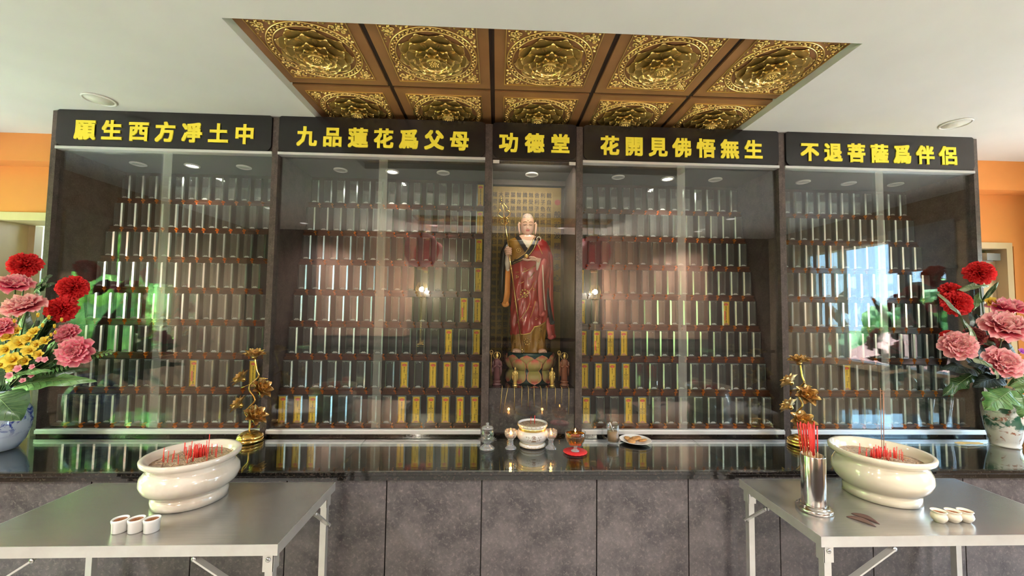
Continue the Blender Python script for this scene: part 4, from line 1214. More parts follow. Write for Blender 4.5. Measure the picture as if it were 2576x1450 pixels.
# four little figures on the shelf in front
def figure(loc, H, mb_, mh, label, halo=False, staff=0, grp=None, glow=None):
    t = thing('figurine', label, 'figurine', loc, grp)
    b = MB()
    b.lathe([(.135 * H, 0), (.145 * H, .03 * H), (.11 * H, .06 * H), (.10 * H, .085 * H), (.125 * H, .11 * H), (.12 * H, .14 * H)], 20)
    b.build('base', MT[mb_], t)
    m = MB()
    prof = [(.105, .14), (.10, .25), (.095, .40), (.10, .55), (.115, .66), (.115, .72), (.09, .765), (.04, .79)]
    m.lathe([(r * H, z * H) for r, z in prof], 22, fn=lambda a, i: (1 - .25 * abs(math.sin(a))) * (1 + .035 * math.sin(7 * a + i)))
    for s in (-1, 1):
        m.tube([(s * .105 * H, 0, .70 * H), (s * .125 * H, -.03 * H, .58 * H), (s * .07 * H, -.10 * H, .56 * H), (s * .02 * H, -.115 * H, .60 * H)], [.038 * H, .04 * H, .032 * H, .02 * H], 8)
        m.tube([(s * .115 * H, -.02 * H, .60 * H), (s * .13 * H, -.02 * H, .42 * H), (s * .115 * H, -.01 * H, .28 * H)], [.035 * H, .038 * H, .02 * H], 8, flat=.6)
    m.build('robe', MT[mb_], t)
    hmb = MB(); hmb.ball((0, -.005 * H, .865 * H), .062 * H, 14, 10, 0, (.9, 1, 1.25)); hmb.tube([(0, 0, .77 * H), (0, 0, .83 * H)], .035 * H, 8)
    hmb.ball((0, -.068 * H, .86 * H), .010 * H, 6, 4); hmb.ball((0, 0, .945 * H), .022 * H, 8, 6)
    hmb.build('head', MT[mh], t)
    if halo:
        h_ = MB(); h_.tube([(.105 * H * math.cos(k * PI / 14), .05 * H, .865 * H + .105 * H * math.sin(k * PI / 14)) for k in range(29)], .008 * H, 6); h_.build('halo', MT['gold'], t)
    if staff:
        h_ = MB(); h_.tube([(staff * .17 * H, -.04 * H, .14 * H), (staff * .17 * H, -.04 * H, .95 * H)], .009 * H, 6)
        h_.tube([(staff * .17 * H + .045 * H * math.cos(k * PI / 9), -.04 * H, .97 * H + .06 * H * math.sin(k * PI / 9)) for k in range(19)], .009 * H, 6)
        h_.tube([(staff * .17 * H + .03 * H * math.cos(k * PI / 9), -.05 * H, .93 * H + .03 * H * math.sin(k * PI / 9)) for k in range(19)], .007 * H, 6)
        h_.build('staff', MT['gold'], t)
figure((.0075, .11, 1.0625), .212, 'figpurple', 'gold', 'plum-brown robed figurine with gold halo at the left end of the shelf', True, -1)
figure((.437, .11, 1.0625), .212, 'figbrown', 'gold', 'amber-brown robed figurine with gold staff at the right end of the shelf', True, -1)
figure((.122, .085, 1.0625), .122, 'gold', 'gold', 'small all-gold figurine left of the lotus pedestal', grp='small gold figurines')
figure((.355, .085, 1.0625), .122, 'gold', 'gold', 'small all-gold figurine right of the lotus pedestal', grp='small gold figurines')
CORD = [(.042, .029, .912), (.078, .050, .910), (.116, .116, .930), (.162, .161, .948), (.201, .201, .950), (.236, .239, .948), (.278, .284, .938), (.317, .314, .929), (.367, .366, .969), (.407, .406, .971), (.450, .448, .905)]
for i, (xa, xb, zb) in enumerate(CORD):
    m = MB(); m.tube([(xa, .085, 1.0642), (xa, .036, 1.0642), (xa + (xb - xa) * .1, .0225, 1.058), (xb + (xa - xb) * .4 + .001 * (-1) ** i, .0225, (1.05 + zb) / 2), (xb, .0225, zb)], .0019, 6)
    tag(m.build('gold_cord', MT['gilt']), '%s gold cord from the left hanging over the shelf edge below the statue' % ORD[i], 'cord', 'gold cords below the statue')

# ================================================================== things standing on the counter
KZ = .7802
def petal(mb, az, r0, L, W, e0, e1, cup=.3, ruf=0.0, z0=0.0, n=(7, 7), m=0, rr=None, tip=0.0, tm=1.0):
    rr = rr or rnd
    nu, nv = n; R_ = r0; Z = z0; vs = []; ts = []
    ph = rr.uniform(0, 6.3)
    tg = Vector((-math.sin(az), math.cos(az), 0)); rd = Vector((math.cos(az), math.sin(az), 0))
    for j in range(nv):
        s = j / (nv - 1)
        e = e0 + (e1 - e0) * s
        if j: R_ += L / (nv - 1) * math.sin(e); Z += L / (nv - 1) * math.cos(e)
        w_ = W * math.sin(PI * (.13 + .72 * s)) ** .75
        nrm = Vector((0, 0, 1)) * math.sin(e) - rd * math.cos(e)
        for i in range(nu):
            u = -1 + 2 * i / (nu - 1)
            sl = -tip * L * abs(u) ** 1.7 * s
            f = ruf * s * s * math.sin(3.2 * u + ph) + ruf * .6 * s * s * math.sin(8 * u + 2 * ph) + ruf * .25 * s ** 4 * math.sin(17 * u + ph)
            p = rd * (R_ + sl * math.sin(e)) + Vector((0, 0, Z + sl * math.cos(e))) + tg * (u * w_) + nrm * (cup * W * u * u * (.4 + .6 * s) + f)
            vs.append(p); ts.append(tm * min(1, s * (.85 + .15 * abs(u)) + .06 * math.sin(7 * u + ph)))
    fs = [(j * nu + i, j * nu + i + 1, (j + 1) * nu + i + 1, (j + 1) * nu + i) for j in range(nv - 1) for i in range(nu - 1)]
    mb.add(vs, fs, m, True, ts)
def lathe_thing(name, label, cat, loc, prof, mat, n=40, part='body', **kw):
    t = thing(name, label, cat, loc)
    MB().lathe(prof, n, **kw).build(part, mat, t); return t

# crystal jar on a lotus holder
t = thing('crystal_jar', 'clear crystal lidded jar on a lotus holder, leftmost of the centre offerings', 'jar', (-.040, -.21, KZ))
MB().lathe([(.040, 0), (.041, .006), (.032, .014), (.018, .024), (.016, .032), (.030, .040)], 32, fn=lambda a, i: 1 + .03 * math.cos(12 * a)).build('holder_foot', MT['crystal'], t)
m = MB()
for n, L, W, e0, e1 in ((10, .040, .011, .9, 1.25), (9, .036, .011, .5, .85)):
    for i in range(n): petal(m, 2 * PI * i / n + L * 9, .020, L, W, e0, e1, .3, 0, .034, (5, 6), tip=.3)
m.build('lotus_petal_ring', MT['crystalpetal'] if 'crystalpetal' in MT else MT.setdefault('crystalpetal', thin_glass('crystal_petals', .16, (.95, .96, .98), .05, .12, (.7, .7, .75))), t)
MB().lathe([(.022, .041), (.030, .055), (.036, .080), (.035, .100), (.032, .108), (.029, .108), (.032, .098), (.033, .080), (.027, .057), (.0001, .046)], 36, caps=False).build('jar', MT['mugglass'], t)
MB().lathe([(.033, .109), (.034, .113), (.026, .121), (.008, .126), (.006, .130), (.009, .135), (.006, .141), (.0001, .142)], 30).build('lid', MT['crystal'], t)

# two crystal lotus candle holders
def candle(x, y, lb, e):
    t = thing('candle_holder', lb, 'candle holder', (x, y, KZ), 'crystal lotus candle holders')
    MB().lathe([(.031, 0), (.031, .004), (.024, .012), (.014, .022), (.0135, .045), (.020, .055), (.0001, .056)], 30, fn=lambda a, i: 1 + .035 * math.cos(10 * a)).build('foot', MT['crystal'], t)
    m = MB()
    m.lathe([(.016, .055), (.030, .064), (.035, .082), (.032, .100)], 32, fn=lambda a, i: 1 + .05 * math.cos(8 * a) * i / 3, caps=False)
    for i in range(8): petal(m, 2 * PI * i / 8, .020, .050, .013, .95, -.25, .25, 0, .056, (5, 7), tip=.12)
    m.build('lotus_cup', MT['crystalpetal'], t)
    MB().lathe([(.012, .058), (.012, .072), (.0001, .073)], 16).build('candle', pm('pale_wax', (.8, .6, .4), .4, sss=.3), t)
    MB().lathe([(.0001, .073), (.005 * e, .078), (.0065 * e, .083), (.003 * e, .092), (.0001, .099)], 12).build('flame', MT['flame'], t)
    ld = bpy.data.lights.new('candle_light', 'POINT'); ld.energy = .05 * e; ld.color = (1, .5, .15); ld.shadow_soft_size = .008
    lo = bpy.data.objects.new('candle_light', ld); C.objects.link(lo); lo.location = (x, y, KZ + .105)
candle(.089, -.204, 'crystal lotus candle holder with a bright flame left of the white censer', 1.2)
candle(.310, -.205, 'crystal lotus candle holder half behind the white censer, on its right', .7)

# white and gold porcelain censer with one painted character
t = thing('incense_burner', 'round white and gold porcelain censer with a painted character', 'censer', (.212, -.154, KZ))
MB().lathe([(.066, 0), (.0745, .004), (.0735, .014), (.066, .022), (.066, .026), (.078, .036), (.0875, .052), (.0895, .066), (.086, .080), (.077, .091)], 56).build('bowl', MT['porcelain'], t)
MB().lathe([(.077, .0905), (.0765, .100), (.0785, .106), (.074, .1065)], 56, caps=False).build('gold_neck', MT['gold'], t)
MB().lathe([(.0785, .106), (.0830, .112), (.0835, .124), (.0815, .1265), (.0765, .125), (.0745, .114)], 56, caps=False).build('rim', MT['porcelain'], t)
g = MB()
for r, z in ((.0895, .066),):
    pass
def ring(mb, R, z, q, m=0, n=48):
    mb.tube([(R * math.cos(2 * PI * k / n), R * math.sin(2 * PI * k / n), z) for k in range(n + 1)], q, 6, m)
ring(g, .0835, .1135, .0009); ring(g, .0832, .1245, .0011); ring(g, .0745, .0055, .0009); ring(g, .0672, .0225, .0012)
for k in range(22):
    A = 2 * PI * k / 22
    g.ball((.0836 * math.cos(A), .0836 * math.sin(A), .119), .0028, 6, 4, 0, (1, 1, .7)); g.ball((.0740 * math.cos(A), .0740 * math.sin(A), .0105), .0022, 6, 4, 0, (1, 1, .7))
g.build('gold_bands', MT['golddark'], t)
d = MB(); vs, fs = glyph('佛')
def on_body(x, z, lift=.0006):
    r = lin(z, [(.036, .078), (.052, .0875), (.066, .0895), (.080, .086), (.091, .077)]) + lift
    A = x / r - PI / 2
    return (r * math.cos(A), r * math.sin(A), z)
d.add([on_body((a - .5) * .024, .0665 + (b - .375) * .026) for a, b in vs], fs, 0)
for s in (-1, 1):
    for k in range(4):
        cx_, cz_, q = s * (.020 + .009 * (k % 2) + .004 * k), .052 + .010 * (k // 2) + .003 * k, .005 - .0006 * k
        d.tube([on_body(cx_ + q * (1 - i / 12) * math.cos(s * i * .62 + k), cz_ + q * (1 - i / 12) * math.sin(i * .62 + k), .0004) for i in range(10)], .0008, 5)
for k in range(9):
    A = PI * (k + .5) / 9; L = .014
    d.tube([on_body(0, .046, .0004), on_body(L * math.cos(A), .046 + .006 * math.sin(A), .0006)], [.0012, .0020], 5, flat=.4)
d.build('painted_motif', pm('bronze_brown_paint', (.22, .11, .04), .35, .3), t)
m = MB(); m.grid(40, 12, lambda a, b: (.0745 * b * math.cos(2 * PI * a), .0745 * b * math.sin(2 * PI * a), .117 + .004 * math.sin(9 * a * 6.28) * b * (1 - b) + .003 * math.sin(25 * b)), cu=True)
for k in range(22):
    A = rnd.uniform(0, 2 * PI); q = rnd.uniform(0, .05); x, y = q * math.cos(A), q * math.sin(A); A2 = rnd.uniform(0, PI)
    m.tube([(x, y, .1185), (x + .012 * math.cos(A2), y + .012 * math.sin(A2), .121)], .0013, 5)
m.build('ash', MT['ash'], t)
for x, y, h, q, lb in ((.224, -.150, .047, .0021, 'thicker red incense stub in the white and gold censer'), (.203, -.146, .040, .0012, 'thinner red incense stub in the white and gold censer')):
    tag(MB().tube([(0, 0, -.004), (.0005, 0, h)], q, 8).build('incense_stick', MT['red'], None, (x, y, KZ + .116)), lb, 'incense stick', 'incense stubs in the white censer')

# amber oil lamp on a red coaster
tag(MB().lathe([(.060, 0), (.064, .002), (.063, .004), (.050, .003), (.048, .005), (.030, .0042), (.0001, .0042)], 72, fn=lambda a, i: 1 + (.03 * math.cos(18 * a) if i < 3 else 0)).build('coaster', MT['redlace'], None, (.434, -.256, KZ)), 'red scalloped lace coaster under the amber oil lamp', 'coaster')
t = thing('oil_lamp', 'footed glass bowl of amber oil with a floating flame', 'oil lamp', (.434, -.256, KZ + .0046))
MB().lathe([(.022, 0), (.023, .003), (.011, .008), (.0085, .018), (.012, .026), (.0001, .0275)], 28).build('foot', MT['crystal'], t)
MB().lathe([(.012, .026), (.034, .034), (.048, .054), (.0545, .080), (.056, .103), (.0545, .104), (.0525, .080), (.046, .056), (.033, .037), (.0001, .030)], 44, fn=lambda a, i: 1 + .012 * math.cos(14 * a) * (i < 5), caps=False).build('bowl', MT['mugglass'], t)
MB().lathe([(.0001, .0315), (.032, .0385), (.045, .057), (.0512, .080), (.0524, .092), (.0001, .0925)], 44).build('oil', MT['amberoil'], t)
MB().lathe([(.010, .0927), (.011, .0945), (.003, .096), (.002, .100), (.0001, .1005)], 14).build('floating_wick', MT['golddark'], t)
MB().lathe([(.0001, .100), (.004, .105), (.0045, .109), (.002, .116), (.0001, .121)], 10).build('flame', MT['flame'], t)

# glass mug of milk tea with a spoon
t = thing('mug', 'clear glass mug of milky tea on the counter beside the biscuit plate', 'mug', (.680, -.118, KZ))
MB().lathe([(.031, 0), (.033, .003), (.034, .012), (.0352, .105), (.0345, .1075), (.0332, .105), (.0320, .014), (.0001, .012)], 36, caps=False).build('body', MT['mugglass'], t)
MB().lathe([(.0001, .0125), (.0315, .0145), (.0326, .066), (.0001, .0665)], 36).build('milk_tea', MT['milktea'], t)
MB().tube([(-.034, 0, .094), (-.050, -.002, .094), (-.062, -.003, .082), (-.063, -.003, .052), (-.052, -.002, .032), (-.034, 0, .022)], [.0055, .0055, .0052, .0052, .0055, .006], 10).build('handle', MT['mugglass'], t)
MB().lathe([(.030, -.0002), (.032, .001), (.0315, .005), (.0001, .006)], 30, fn=lambda a, i: 1 + .02 * math.cos(16 * a)).build('base', MT['crystal'], t)
tag(MB().tube([(.012, .004, .052), (-.004, -.004, .080), (-.018, -.010, .112), (-.022, -.012, .122)], [.0026, .0026, .0045, .0025], 10, flat=.6).build('spoon', MT['porcelain'], None, (.680, -.118, KZ)), 'white spoon leaning in the glass mug of milky tea', 'spoon')

# plate with five biscuits
t = lathe_thing('plate', 'small white plate holding biscuits at the right of the offerings', 'plate', (.817, -.100, KZ), [(.045, 0), (.050, .003), (.075, .009), (.090, .0145), (.0905, .016), (.088, .0165), (.070, .011), (.048, .0062), (.0001, .006)], MT['porcelain'], 56, 'dish')
for i, (x, y, z, q, lb) in enumerate(((-.034, .024, .013, .2, 'back left'), (.022, .028, .013, -.2, 'back right'), (-.030, -.024, .013, -.15, 'front left'), (.040, -.012, .014, .25, 'front right'), (-.002, .000, .0205, .1, 'middle, on top of the others'))):
    m = MB(); m.lathe([(.018, -.0045), (.0225, -.003), (.0235, .0005), (.021, .004), (.012, .0058), (.0001, .0062)], 26, fn=lambda a, k: 1 + .03 * math.cos(5 * a + i) + .02 * math.cos(11 * a))
    for k in range(4): m.ball((.008 * math.cos(k * 1.7 + i), .008 * math.sin(k * 1.7 + i), .0055), .0032, 6, 4, 0, (1, 1, .6))
    o = m.build('biscuit', MT['biscuit'], None, (.817 + x, -.100 + y, KZ + z)); o.rotation_euler = (q * .6, q, i)
    tag(o, 'round golden biscuit at the %s of the white plate' % lb, 'biscuit', 'biscuits on the white plate')

# brass lotus lamps
MT['petalbrass'] = pm('pierced_brass_petal', (.80, .54, .22), .28, .75, var=((.58, .35, .12), 60, 3, .4, .6))
def lotus_cup(mb, pos, axis, R, seed):
    m = MB(); rr = random.Random(seed)
    for n, L, W, e0, e1, off in ((7, 1.0, .42, 1.0, 1.45, 0), (6, .95, .42, .75, .85, .5), (5, .80, .38, .45, .2, .2)):
        for i in range(n): petal(m, 2 * PI * (i + off) / n, .10 * R, L * R, W * R, e0, e1, .35, 0, 0, (5, 6), 0, rr, .35)
    k = len(m.f)
    m.lathe([(.0001, -.22 * R), (.16 * R, -.18 * R), (.24 * R, -.02 * R), (.26 * R, .16 * R), (.20 * R, .34 * R), (.0001, .36 * R)], 14, m=1)
    q = Vector((0, 0, 1)).rotation_difference(Vector(axis).normalized())
    m.xf(Matrix.Translation(Vector(pos)) @ q.to_matrix().to_4x4())
    return m
def brass_lamp(loc, lb):
    t = thing('lotus_lamp', lb, 'lamp', loc, 'brass lotus lamps')
    m = MB(); m.lathe([(.064, 0), (.068, .003), (.068, .010), (.066, .017), (.064, .018)], 40)
    m.build('base_ring', MT['brass'], t)
    m = MB(); m.lathe([(.064, .018), (.066, .026), (.060, .036), (.046, .048), (.028, .056), (.010, .060), (.0001, .060)], 40, fn=lambda a, i: 1 + (.06 * abs(math.cos(4 * a)) - .03 if 0 < i < 5 else 0))
    m.build('base', MT['brass'], t)
    pts = [(634, 1085), (634, 1056), (622, 1040), (627, 1028), (645, 1008), (641, 996), (630, 982), (632, 966), (652, 947), (647, 930), (641, 905), (641, 897)]
    Z = [((u - 637) * .00227, .004 * math.sin(k * 1.3), (1106 - v) * .00227) for k, (u, v) in enumerate(pts)]
    fine = []
    for k in range(len(Z) - 1):
        for s in range(4):
            p0, p1, p2, p3 = [Vector(Z[max(0, min(len(Z) - 1, k + d_))]) for d_ in (-1, 0, 1, 2)]; q = s / 4
            fine.append(.5 * ((2 * p1) + (p2 - p0) * q + (2 * p0 - 5 * p1 + 4 * p2 - p3) * q * q + (3 * p1 - p0 - 3 * p2 + p3) * q ** 3))
    fine.append(Vector(Z[-1]))
    MB().tube(fine, .0048, 9).build('stem', MT['brass'], t)
    for k, (u, v, ax, R) in enumerate([(642, 898, (.05, -.1, 1), .052), (617, 954, (-.75, -.25, .65), .050), (660, 978, (.8, -.25, .55), .053), (614, 1018, (-.8, -.2, .6), .050), (648, 1046, (.7, -.3, .75), .056)]):
        p = ((u - 637) * .00227, -.010, (1106 - v) * .00227)
        lotus_cup(None, p, ax, R * 1.22, k).build('lotus_flower', [MT['petalbrass'], MT['brass']], t)
    # small buds on side stalks
    for (u, v), (u2, v2) in (((651, 949), (676, 952)), ((632, 966), (612, 975))):
        MB().tube([((u - 637) * .00227, 0, (1106 - v) * .00227), ((u2 - 637) * .00227, -.01, (1106 - v2) * .00227)], [.002, .0026], 6).build('side_stalk', MT['brass'], t)
    return t
L1 = brass_lamp((-1.378, -.085, KZ), 'brass lotus lamp beside the marble bowl, its flowers seen from the side')
R1 = dup(L1, (1.768, -.150, KZ), 'brass lotus lamp behind the steel incense holder, its flowers facing front', rotz=-1.45)

# folded yellowed paper lying by the right vase
m = MB(); m.prism([(0, 0), (.15, -.012), (.155, -.02), (.03, -.022)], 0, .004, 'z'); m.prism([(.01, -.004), (.14, -.014), (.05, -.03)], .0045, .008, 'z')
tag(m.build('folded_paper', MT['paper'], None, (2.74, -.115, KZ)), 'folded yellowed paper lying on the counter beside the right vase', 'paper')

# ------------------------------------------------------------------ vases
m, tt, oo = newmat('blue_and_white_glaze')
pn = tt.nodes.new('ShaderNodeBsdfPrincipled'); pn.inputs['Roughness'].default_value = .08; pn.inputs['Coat Weight'].default_value = .6
f1 = noise_fac(tt, 11, 6, .46, .52, dist=1.6, rough=.65)
f2 = noise_fac(tt, 30, 4, .3, .7)
tcx = tt.nodes.new('ShaderNodeTexCoord'); sx = tt.nodes.new('ShaderNodeSeparateXYZ'); tt.links.new(tcx.outputs['Object'], sx.inputs[0])
mr = tt.nodes.new('ShaderNodeMapRange'); mr.inputs[1].default_value = .07; mr.inputs[2].default_value = .13; tt.links.new(sx.outputs['Z'], mr.inputs[0])
mu = tt.nodes.new('ShaderNodeMath'); mu.operation = 'MULTIPLY'; tt.links.new(f1, mu.inputs[0]); tt.links.new(mr.outputs[0], mu.inputs[1])
blue = mixcol(tt, f2, (.02, .04, .32), (.10, .16, .55))
tt.links.new(mixcol(tt, mu.outputs[0], (.62, .72, .86), blue), pn.inputs['Base Color']); tt.links.new(pn.outputs[0], oo.inputs[0])
MT['bluewhite'] = m
m, tt, oo = newmat('painted_pine_glaze')
pn = tt.nodes.new('ShaderNodeBsdfPrincipled'); pn.inputs['Roughness'].default_value = .1; pn.inputs['Coat Weight'].default_value = .6
f1 = noise_fac(tt, 13, 5, .50, .57, dist=1.0); f2 = noise_fac(tt, 17, 5, .56, .62, dist=2.0)
tcx = tt.nodes.new('ShaderNodeTexCoord'); sx = tt.nodes.new('ShaderNodeSeparateXYZ'); tt.links.new(tcx.outputs['Object'], sx.inputs[0])
def band(lo, hi):
    mr = tt.nodes.new('ShaderNodeMapRange'); mr.inputs[1].default_value = lo; mr.inputs[2].default_value = hi; tt.links.new(sx.outputs['Z'], mr.inputs[0]); return mr.outputs[0]
def mult(a, b):
    mu = tt.nodes.new('ShaderNodeMath'); mu.operation = 'MULTIPLY'; tt.links.new(a, mu.inputs[0]); tt.links.new(b, mu.inputs[1]); return mu.outputs[0]
c1 = mixcol(tt, mult(f2, band(.02, .06)), (.70, .70, .64), (.34, .14, .08))
c2 = mixcol(tt, mult(f1, band(.08, .12)), c1, (.04, .13, .08))
tt.links.new(c2, pn.inputs['Base Color']); tt.links.new(pn.outputs[0], oo.inputs[0])
MT['pinevase'] = m
lathe_thing('vase', 'blue and white porcelain vase of red and pink flowers at the left edge', 'vase', (-2.59, -.224, KZ), [(.075, 0), (.088, .004), (.108, .04), (.126, .10), (.131, .15), (.125, .20), (.100, .245), (.070, .270), (.066, .285), (.080, .305), (.078, .308), (.062, .285), (.062, .25), (.0001, .24)], MT['bluewhite'], 56)
lathe_thing('vase', 'white porcelain vase painted with dark pine at the right edge', 'vase', (2.99, -.165, KZ), [(.056, 0), (.062, .002), (.062, .010), (.060, .018), (.066, .035), (.080, .10), (.088, .165), (.091, .215), (.086, .255), (.066, .290), (.056, .305), (.064, .330), (.062, .332), (.052, .305), (.0001, .27)], MT['pinevase'], 56)

# ------------------------------------------------------------------ flowers
RED = petal_mat('red_carnation', [(0, (.34, .008, .012)), (.6, (.74, .020, .028)), (1, (.86, .060, .060))])
PINK = petal_mat('pink_peony', [(0, (.74, .04, .16)), (.5, (.80, .11, .23)), (.85, (.86, .32, .37)), (1, (.88, .60, .54))])
ROSE = petal_mat('salmon_rose', [(0, (.72, .06, .14)), (.5, (.80, .19, .25)), (.85, (.88, .45, .45)), (1, (.90, .64, .57))])
MAROON = petal_mat('maroon_flower', [(0, (.10, .01, .02)), (.7, (.22, .03, .05)), (1, (.40, .12, .08))])
YELP = petal_mat('yellow_freesia', [(0, (.70, .30, .02)), (.4, (.80, .56, .05)), (1, (.84, .70, .14))])
PALE = petal_mat('small_pink_blossom', [(0, (.62, .12, .20)), (1, (.78, .40, .42))])
VIOL = petal_mat('violet_blossom', [(0, (.25, .03, .3)), (1, (.5, .15, .55))])
def blossom(kind, R, seed):
    m = MB(); rr = random.Random(seed)
    if kind == 'carn':
        for lay in range(9):
            n = 7 + lay * 2; e = .12 + lay * .21
            for i in range(n):
                petal(m, 2 * PI * (i + rr.random() * .6) / n, .03 * R, R * rr.uniform(.86, 1.02), .20 * R, e * .8 + rr.uniform(-.08, .08), e * 1.12, .25, .085 * R, 0, (6, 5), 0, rr)
    elif kind in ('peony', 'rose', 'maroon'):
        lays = [(5, .50, .22, -.15, .10), (6, .60, .28, 0, .35), (7, .72, .33, .1, .75), (8, .84, .36, .3, 1.05), (9, .95, .38, .6, 1.35), (9, 1.0, .40, 1.0, 1.75)]
        if kind == 'rose': lays = [(6, .58, .26, -.2, .0), (7, .68, .30, -.1, .35), (9, .80, .34, .0, .75), (10, .90, .36, .2, 1.1), (11, .98, .38, .5, 1.4), (10, 1.02, .42, .95, 1.75)]
        for k, (n, L, W, e0, e1) in enumerate(lays):
            for i in range(n):
                petal(m, 2 * PI * (i + .5 * (k % 2) + rr.uniform(-.15, .15)) / n, .02 * R + .015 * R * k, L * R * rr.uniform(.92, 1.05), W * R, e0, e1 + rr.uniform(-.1, .1), .45, .075 * R, 0, (10, 8), 0, rr, .05)
    elif kind == 'yel':
        for k, (n, L, W, e0, e1) in enumerate(((4, .7, .34, .2, .7), (6, 1.0, .40, .6, 1.5))):
            for i in range(n): petal(m, 2 * PI * (i + .5 * k) / n, .04 * R, L * R, W * R, e0, e1, .3, .05 * R, 0, (6, 6), 0, rr, .15)
    elif kind == 'bud':
        for i in range(4): petal(m, PI * i / 2, .02 * R, 2.1 * R, .55 * R, .55, -.55, .5, 0, -.8 * R, (5, 6), 0, rr, .1)
    else:
        for i in range(5): petal(m, 2 * PI * i / 5, .05 * R, R, .42 * R, .5, 1.3, .25, .03 * R, 0, (5, 5), 0, rr)
    return m
KIND = {'carn': ('carnation', RED, 'carnation'), 'peony': ('peony', PINK, 'peony'), 'rose': ('rose', ROSE, 'rose'), 'maroon': ('ranunculus', MAROON, 'flower'), 'yel': ('freesia', YELP, 'freesia'), 'bud': ('freesia_bud', YELP, 'flower bud'), 'pnk': ('small_blossom', PALE, 'blossom'), 'violet': ('violet_blossom', VIOL, 'blossom')}
def flower(kind, x, y, z, R, label, mouth, axis=None, grp=None, seed=0):
    nm, mat, cat = KIND[kind]
    t = thing(nm, label, cat, (x, y, z), grp)
    ax = Vector(axis or (-.28 * (1 if x > 0 else -1) * rnd.uniform(.2, 1.2), -.85, .35 + rnd.uniform(-.15, .25))).normalized()
    q = Vector((0, 0, 1)).rotation_difference(ax)
    m = blossom(kind, R, seed)
    m.xf(q.to_matrix().to_4x4() @ Matrix.Translation((0, 0, -.35 * R)))
    m.build('petals', mat, t)
    mo = Vector(mouth) - Vector((x, y, z)); st_ = ax * (-.40 * R)
    rad = .0032 if R > .04 else .0016
    MB().tube([st_, st_ + (mo - st_) * .4 + Vector((0, .02, .01)), mo + Vector((0, 0, -.05))], [rad, rad, rad], 6).build('stem', MT['stem'], t)
    if kind in ('carn', 'peony', 'rose'):
        c_ = MB(); c_.lathe([(.0001, -.46 * R), (.12 * R, -.42 * R), (.16 * R, -.30 * R), (.10 * R, -.24 * R)], 10)
        c_.xf(q.to_matrix().to_4x4()); c_.build('calyx', MT['stem'], t)
ML, MRR = (-2.59, -.224, 1.09), (2.99, -.165, 1.115)
FL = [('carn', -2.590, -.16, 1.755, .072, 'topmost red carnation in the left vase'), ('carn', -2.316, -.17, 1.637, .070, 'red carnation standing out to the right of the left vase'), ('carn', -2.339, -.20, 1.514, .070, 'lowest red carnation of the left vase, above the yellow buds'),
      ('peony', -2.504, -.26, 1.646, .074, 'pink peony just below the topmost red carnation, left vase'), ('rose', -2.403, -.30, 1.536, .080, 'wide salmon pink rose in the middle of the left vase'), ('peony', -2.172, -.27, 1.297, .076, 'pink peony lowest and farthest right of the left vase'),
      ('peony', -2.292, -.20, 1.386, .055, 'small pink peony tucked behind the lowest one, left vase'), ('peony', -2.459, -.34, 1.424, .056, 'pink peony cut by the left edge of the photo'),
      ('yel', -2.378, -.33, 1.346, .048), ('yel', -2.371, -.36, 1.265, .044), ('yel', -2.323, -.32, 1.399, .032), ('yel', -2.279, -.31, 1.353, .030), ('yel', -2.318, -.34, 1.308, .034), ('yel', -2.420, -.35, 1.312, .036), ('yel', -2.283, -.33, 1.287, .028), ('yel', -2.409, -.32, 1.404, .030),
      ('bud', -2.297, -.33, 1.485, .013), ('bud', -2.244, -.33, 1.474, .013), ('bud', -2.272, -.33, 1.434, .012), ('bud', -2.225, -.32, 1.430, .012), ('bud', -2.193, -.32, 1.462, .012), ('bud', -2.219, -.32, 1.398, .011), ('bud', -2.239, -.32, 1.386, .011), ('bud', -2.390, -.33, 1.482, .012), ('bud', -2.408, -.33, 1.454, .012),
      ('pnk', -2.262, -.34, 1.263, .018), ('pnk', -2.234, -.34, 1.263, .018), ('pnk', -2.283, -.35, 1.229, .016), ('pnk', -2.363, -.37, 1.189, .020), ('pnk', -2.300, -.37, 1.165, .015), ('pnk', -2.326, -.37, 1.222, .022), ('pnk', -2.272, -.36, 1.188, .015)]
FL += [('yel', x, y, z, r) for x, y, z, r in ((-2.45, -.34, 1.24, .042), (-2.40, -.33, 1.225, .036), (-2.34, -.335, 1.255, .030), (-2.345, -.325, 1.365, .034), (-2.43, -.335, 1.375, .034), (-2.305, -.325, 1.335, .028))]
GEN = {'yel': 'yellow freesia flower in the cluster at the front of the left vase', 'bud': 'closed yellow freesia bud on the stalks of the left vase', 'pnk': 'tiny pink blossom below the yellow cluster of the left vase'}
GRP = {'yel': 'yellow freesias in the left vase', 'bud': 'yellow buds in the left vase', 'pnk': 'tiny pink blossoms in the left vase', 'carn': 'red carnations', 'peony': 'pink peonies', 'rose': 'salmon roses'}
for k, q in enumerate(FL):
    kd = q[0]; lab = q[5] if len(q) > 5 else GEN[kd]
    ax = None
    if kd == 'bud': ax = (.35, -.3, .8)
    if lab.startswith('pink peony lowest'): ax = (.25, -.85, .25)
    if lab.startswith('wide salmon'): ax = (.1, -.55, .8)
    if lab.startswith('pink peony just'): ax = (.3, -.45, .8)
    flower(kd, *q[1:5], lab, ML, ax, GRP.get(kd), k)
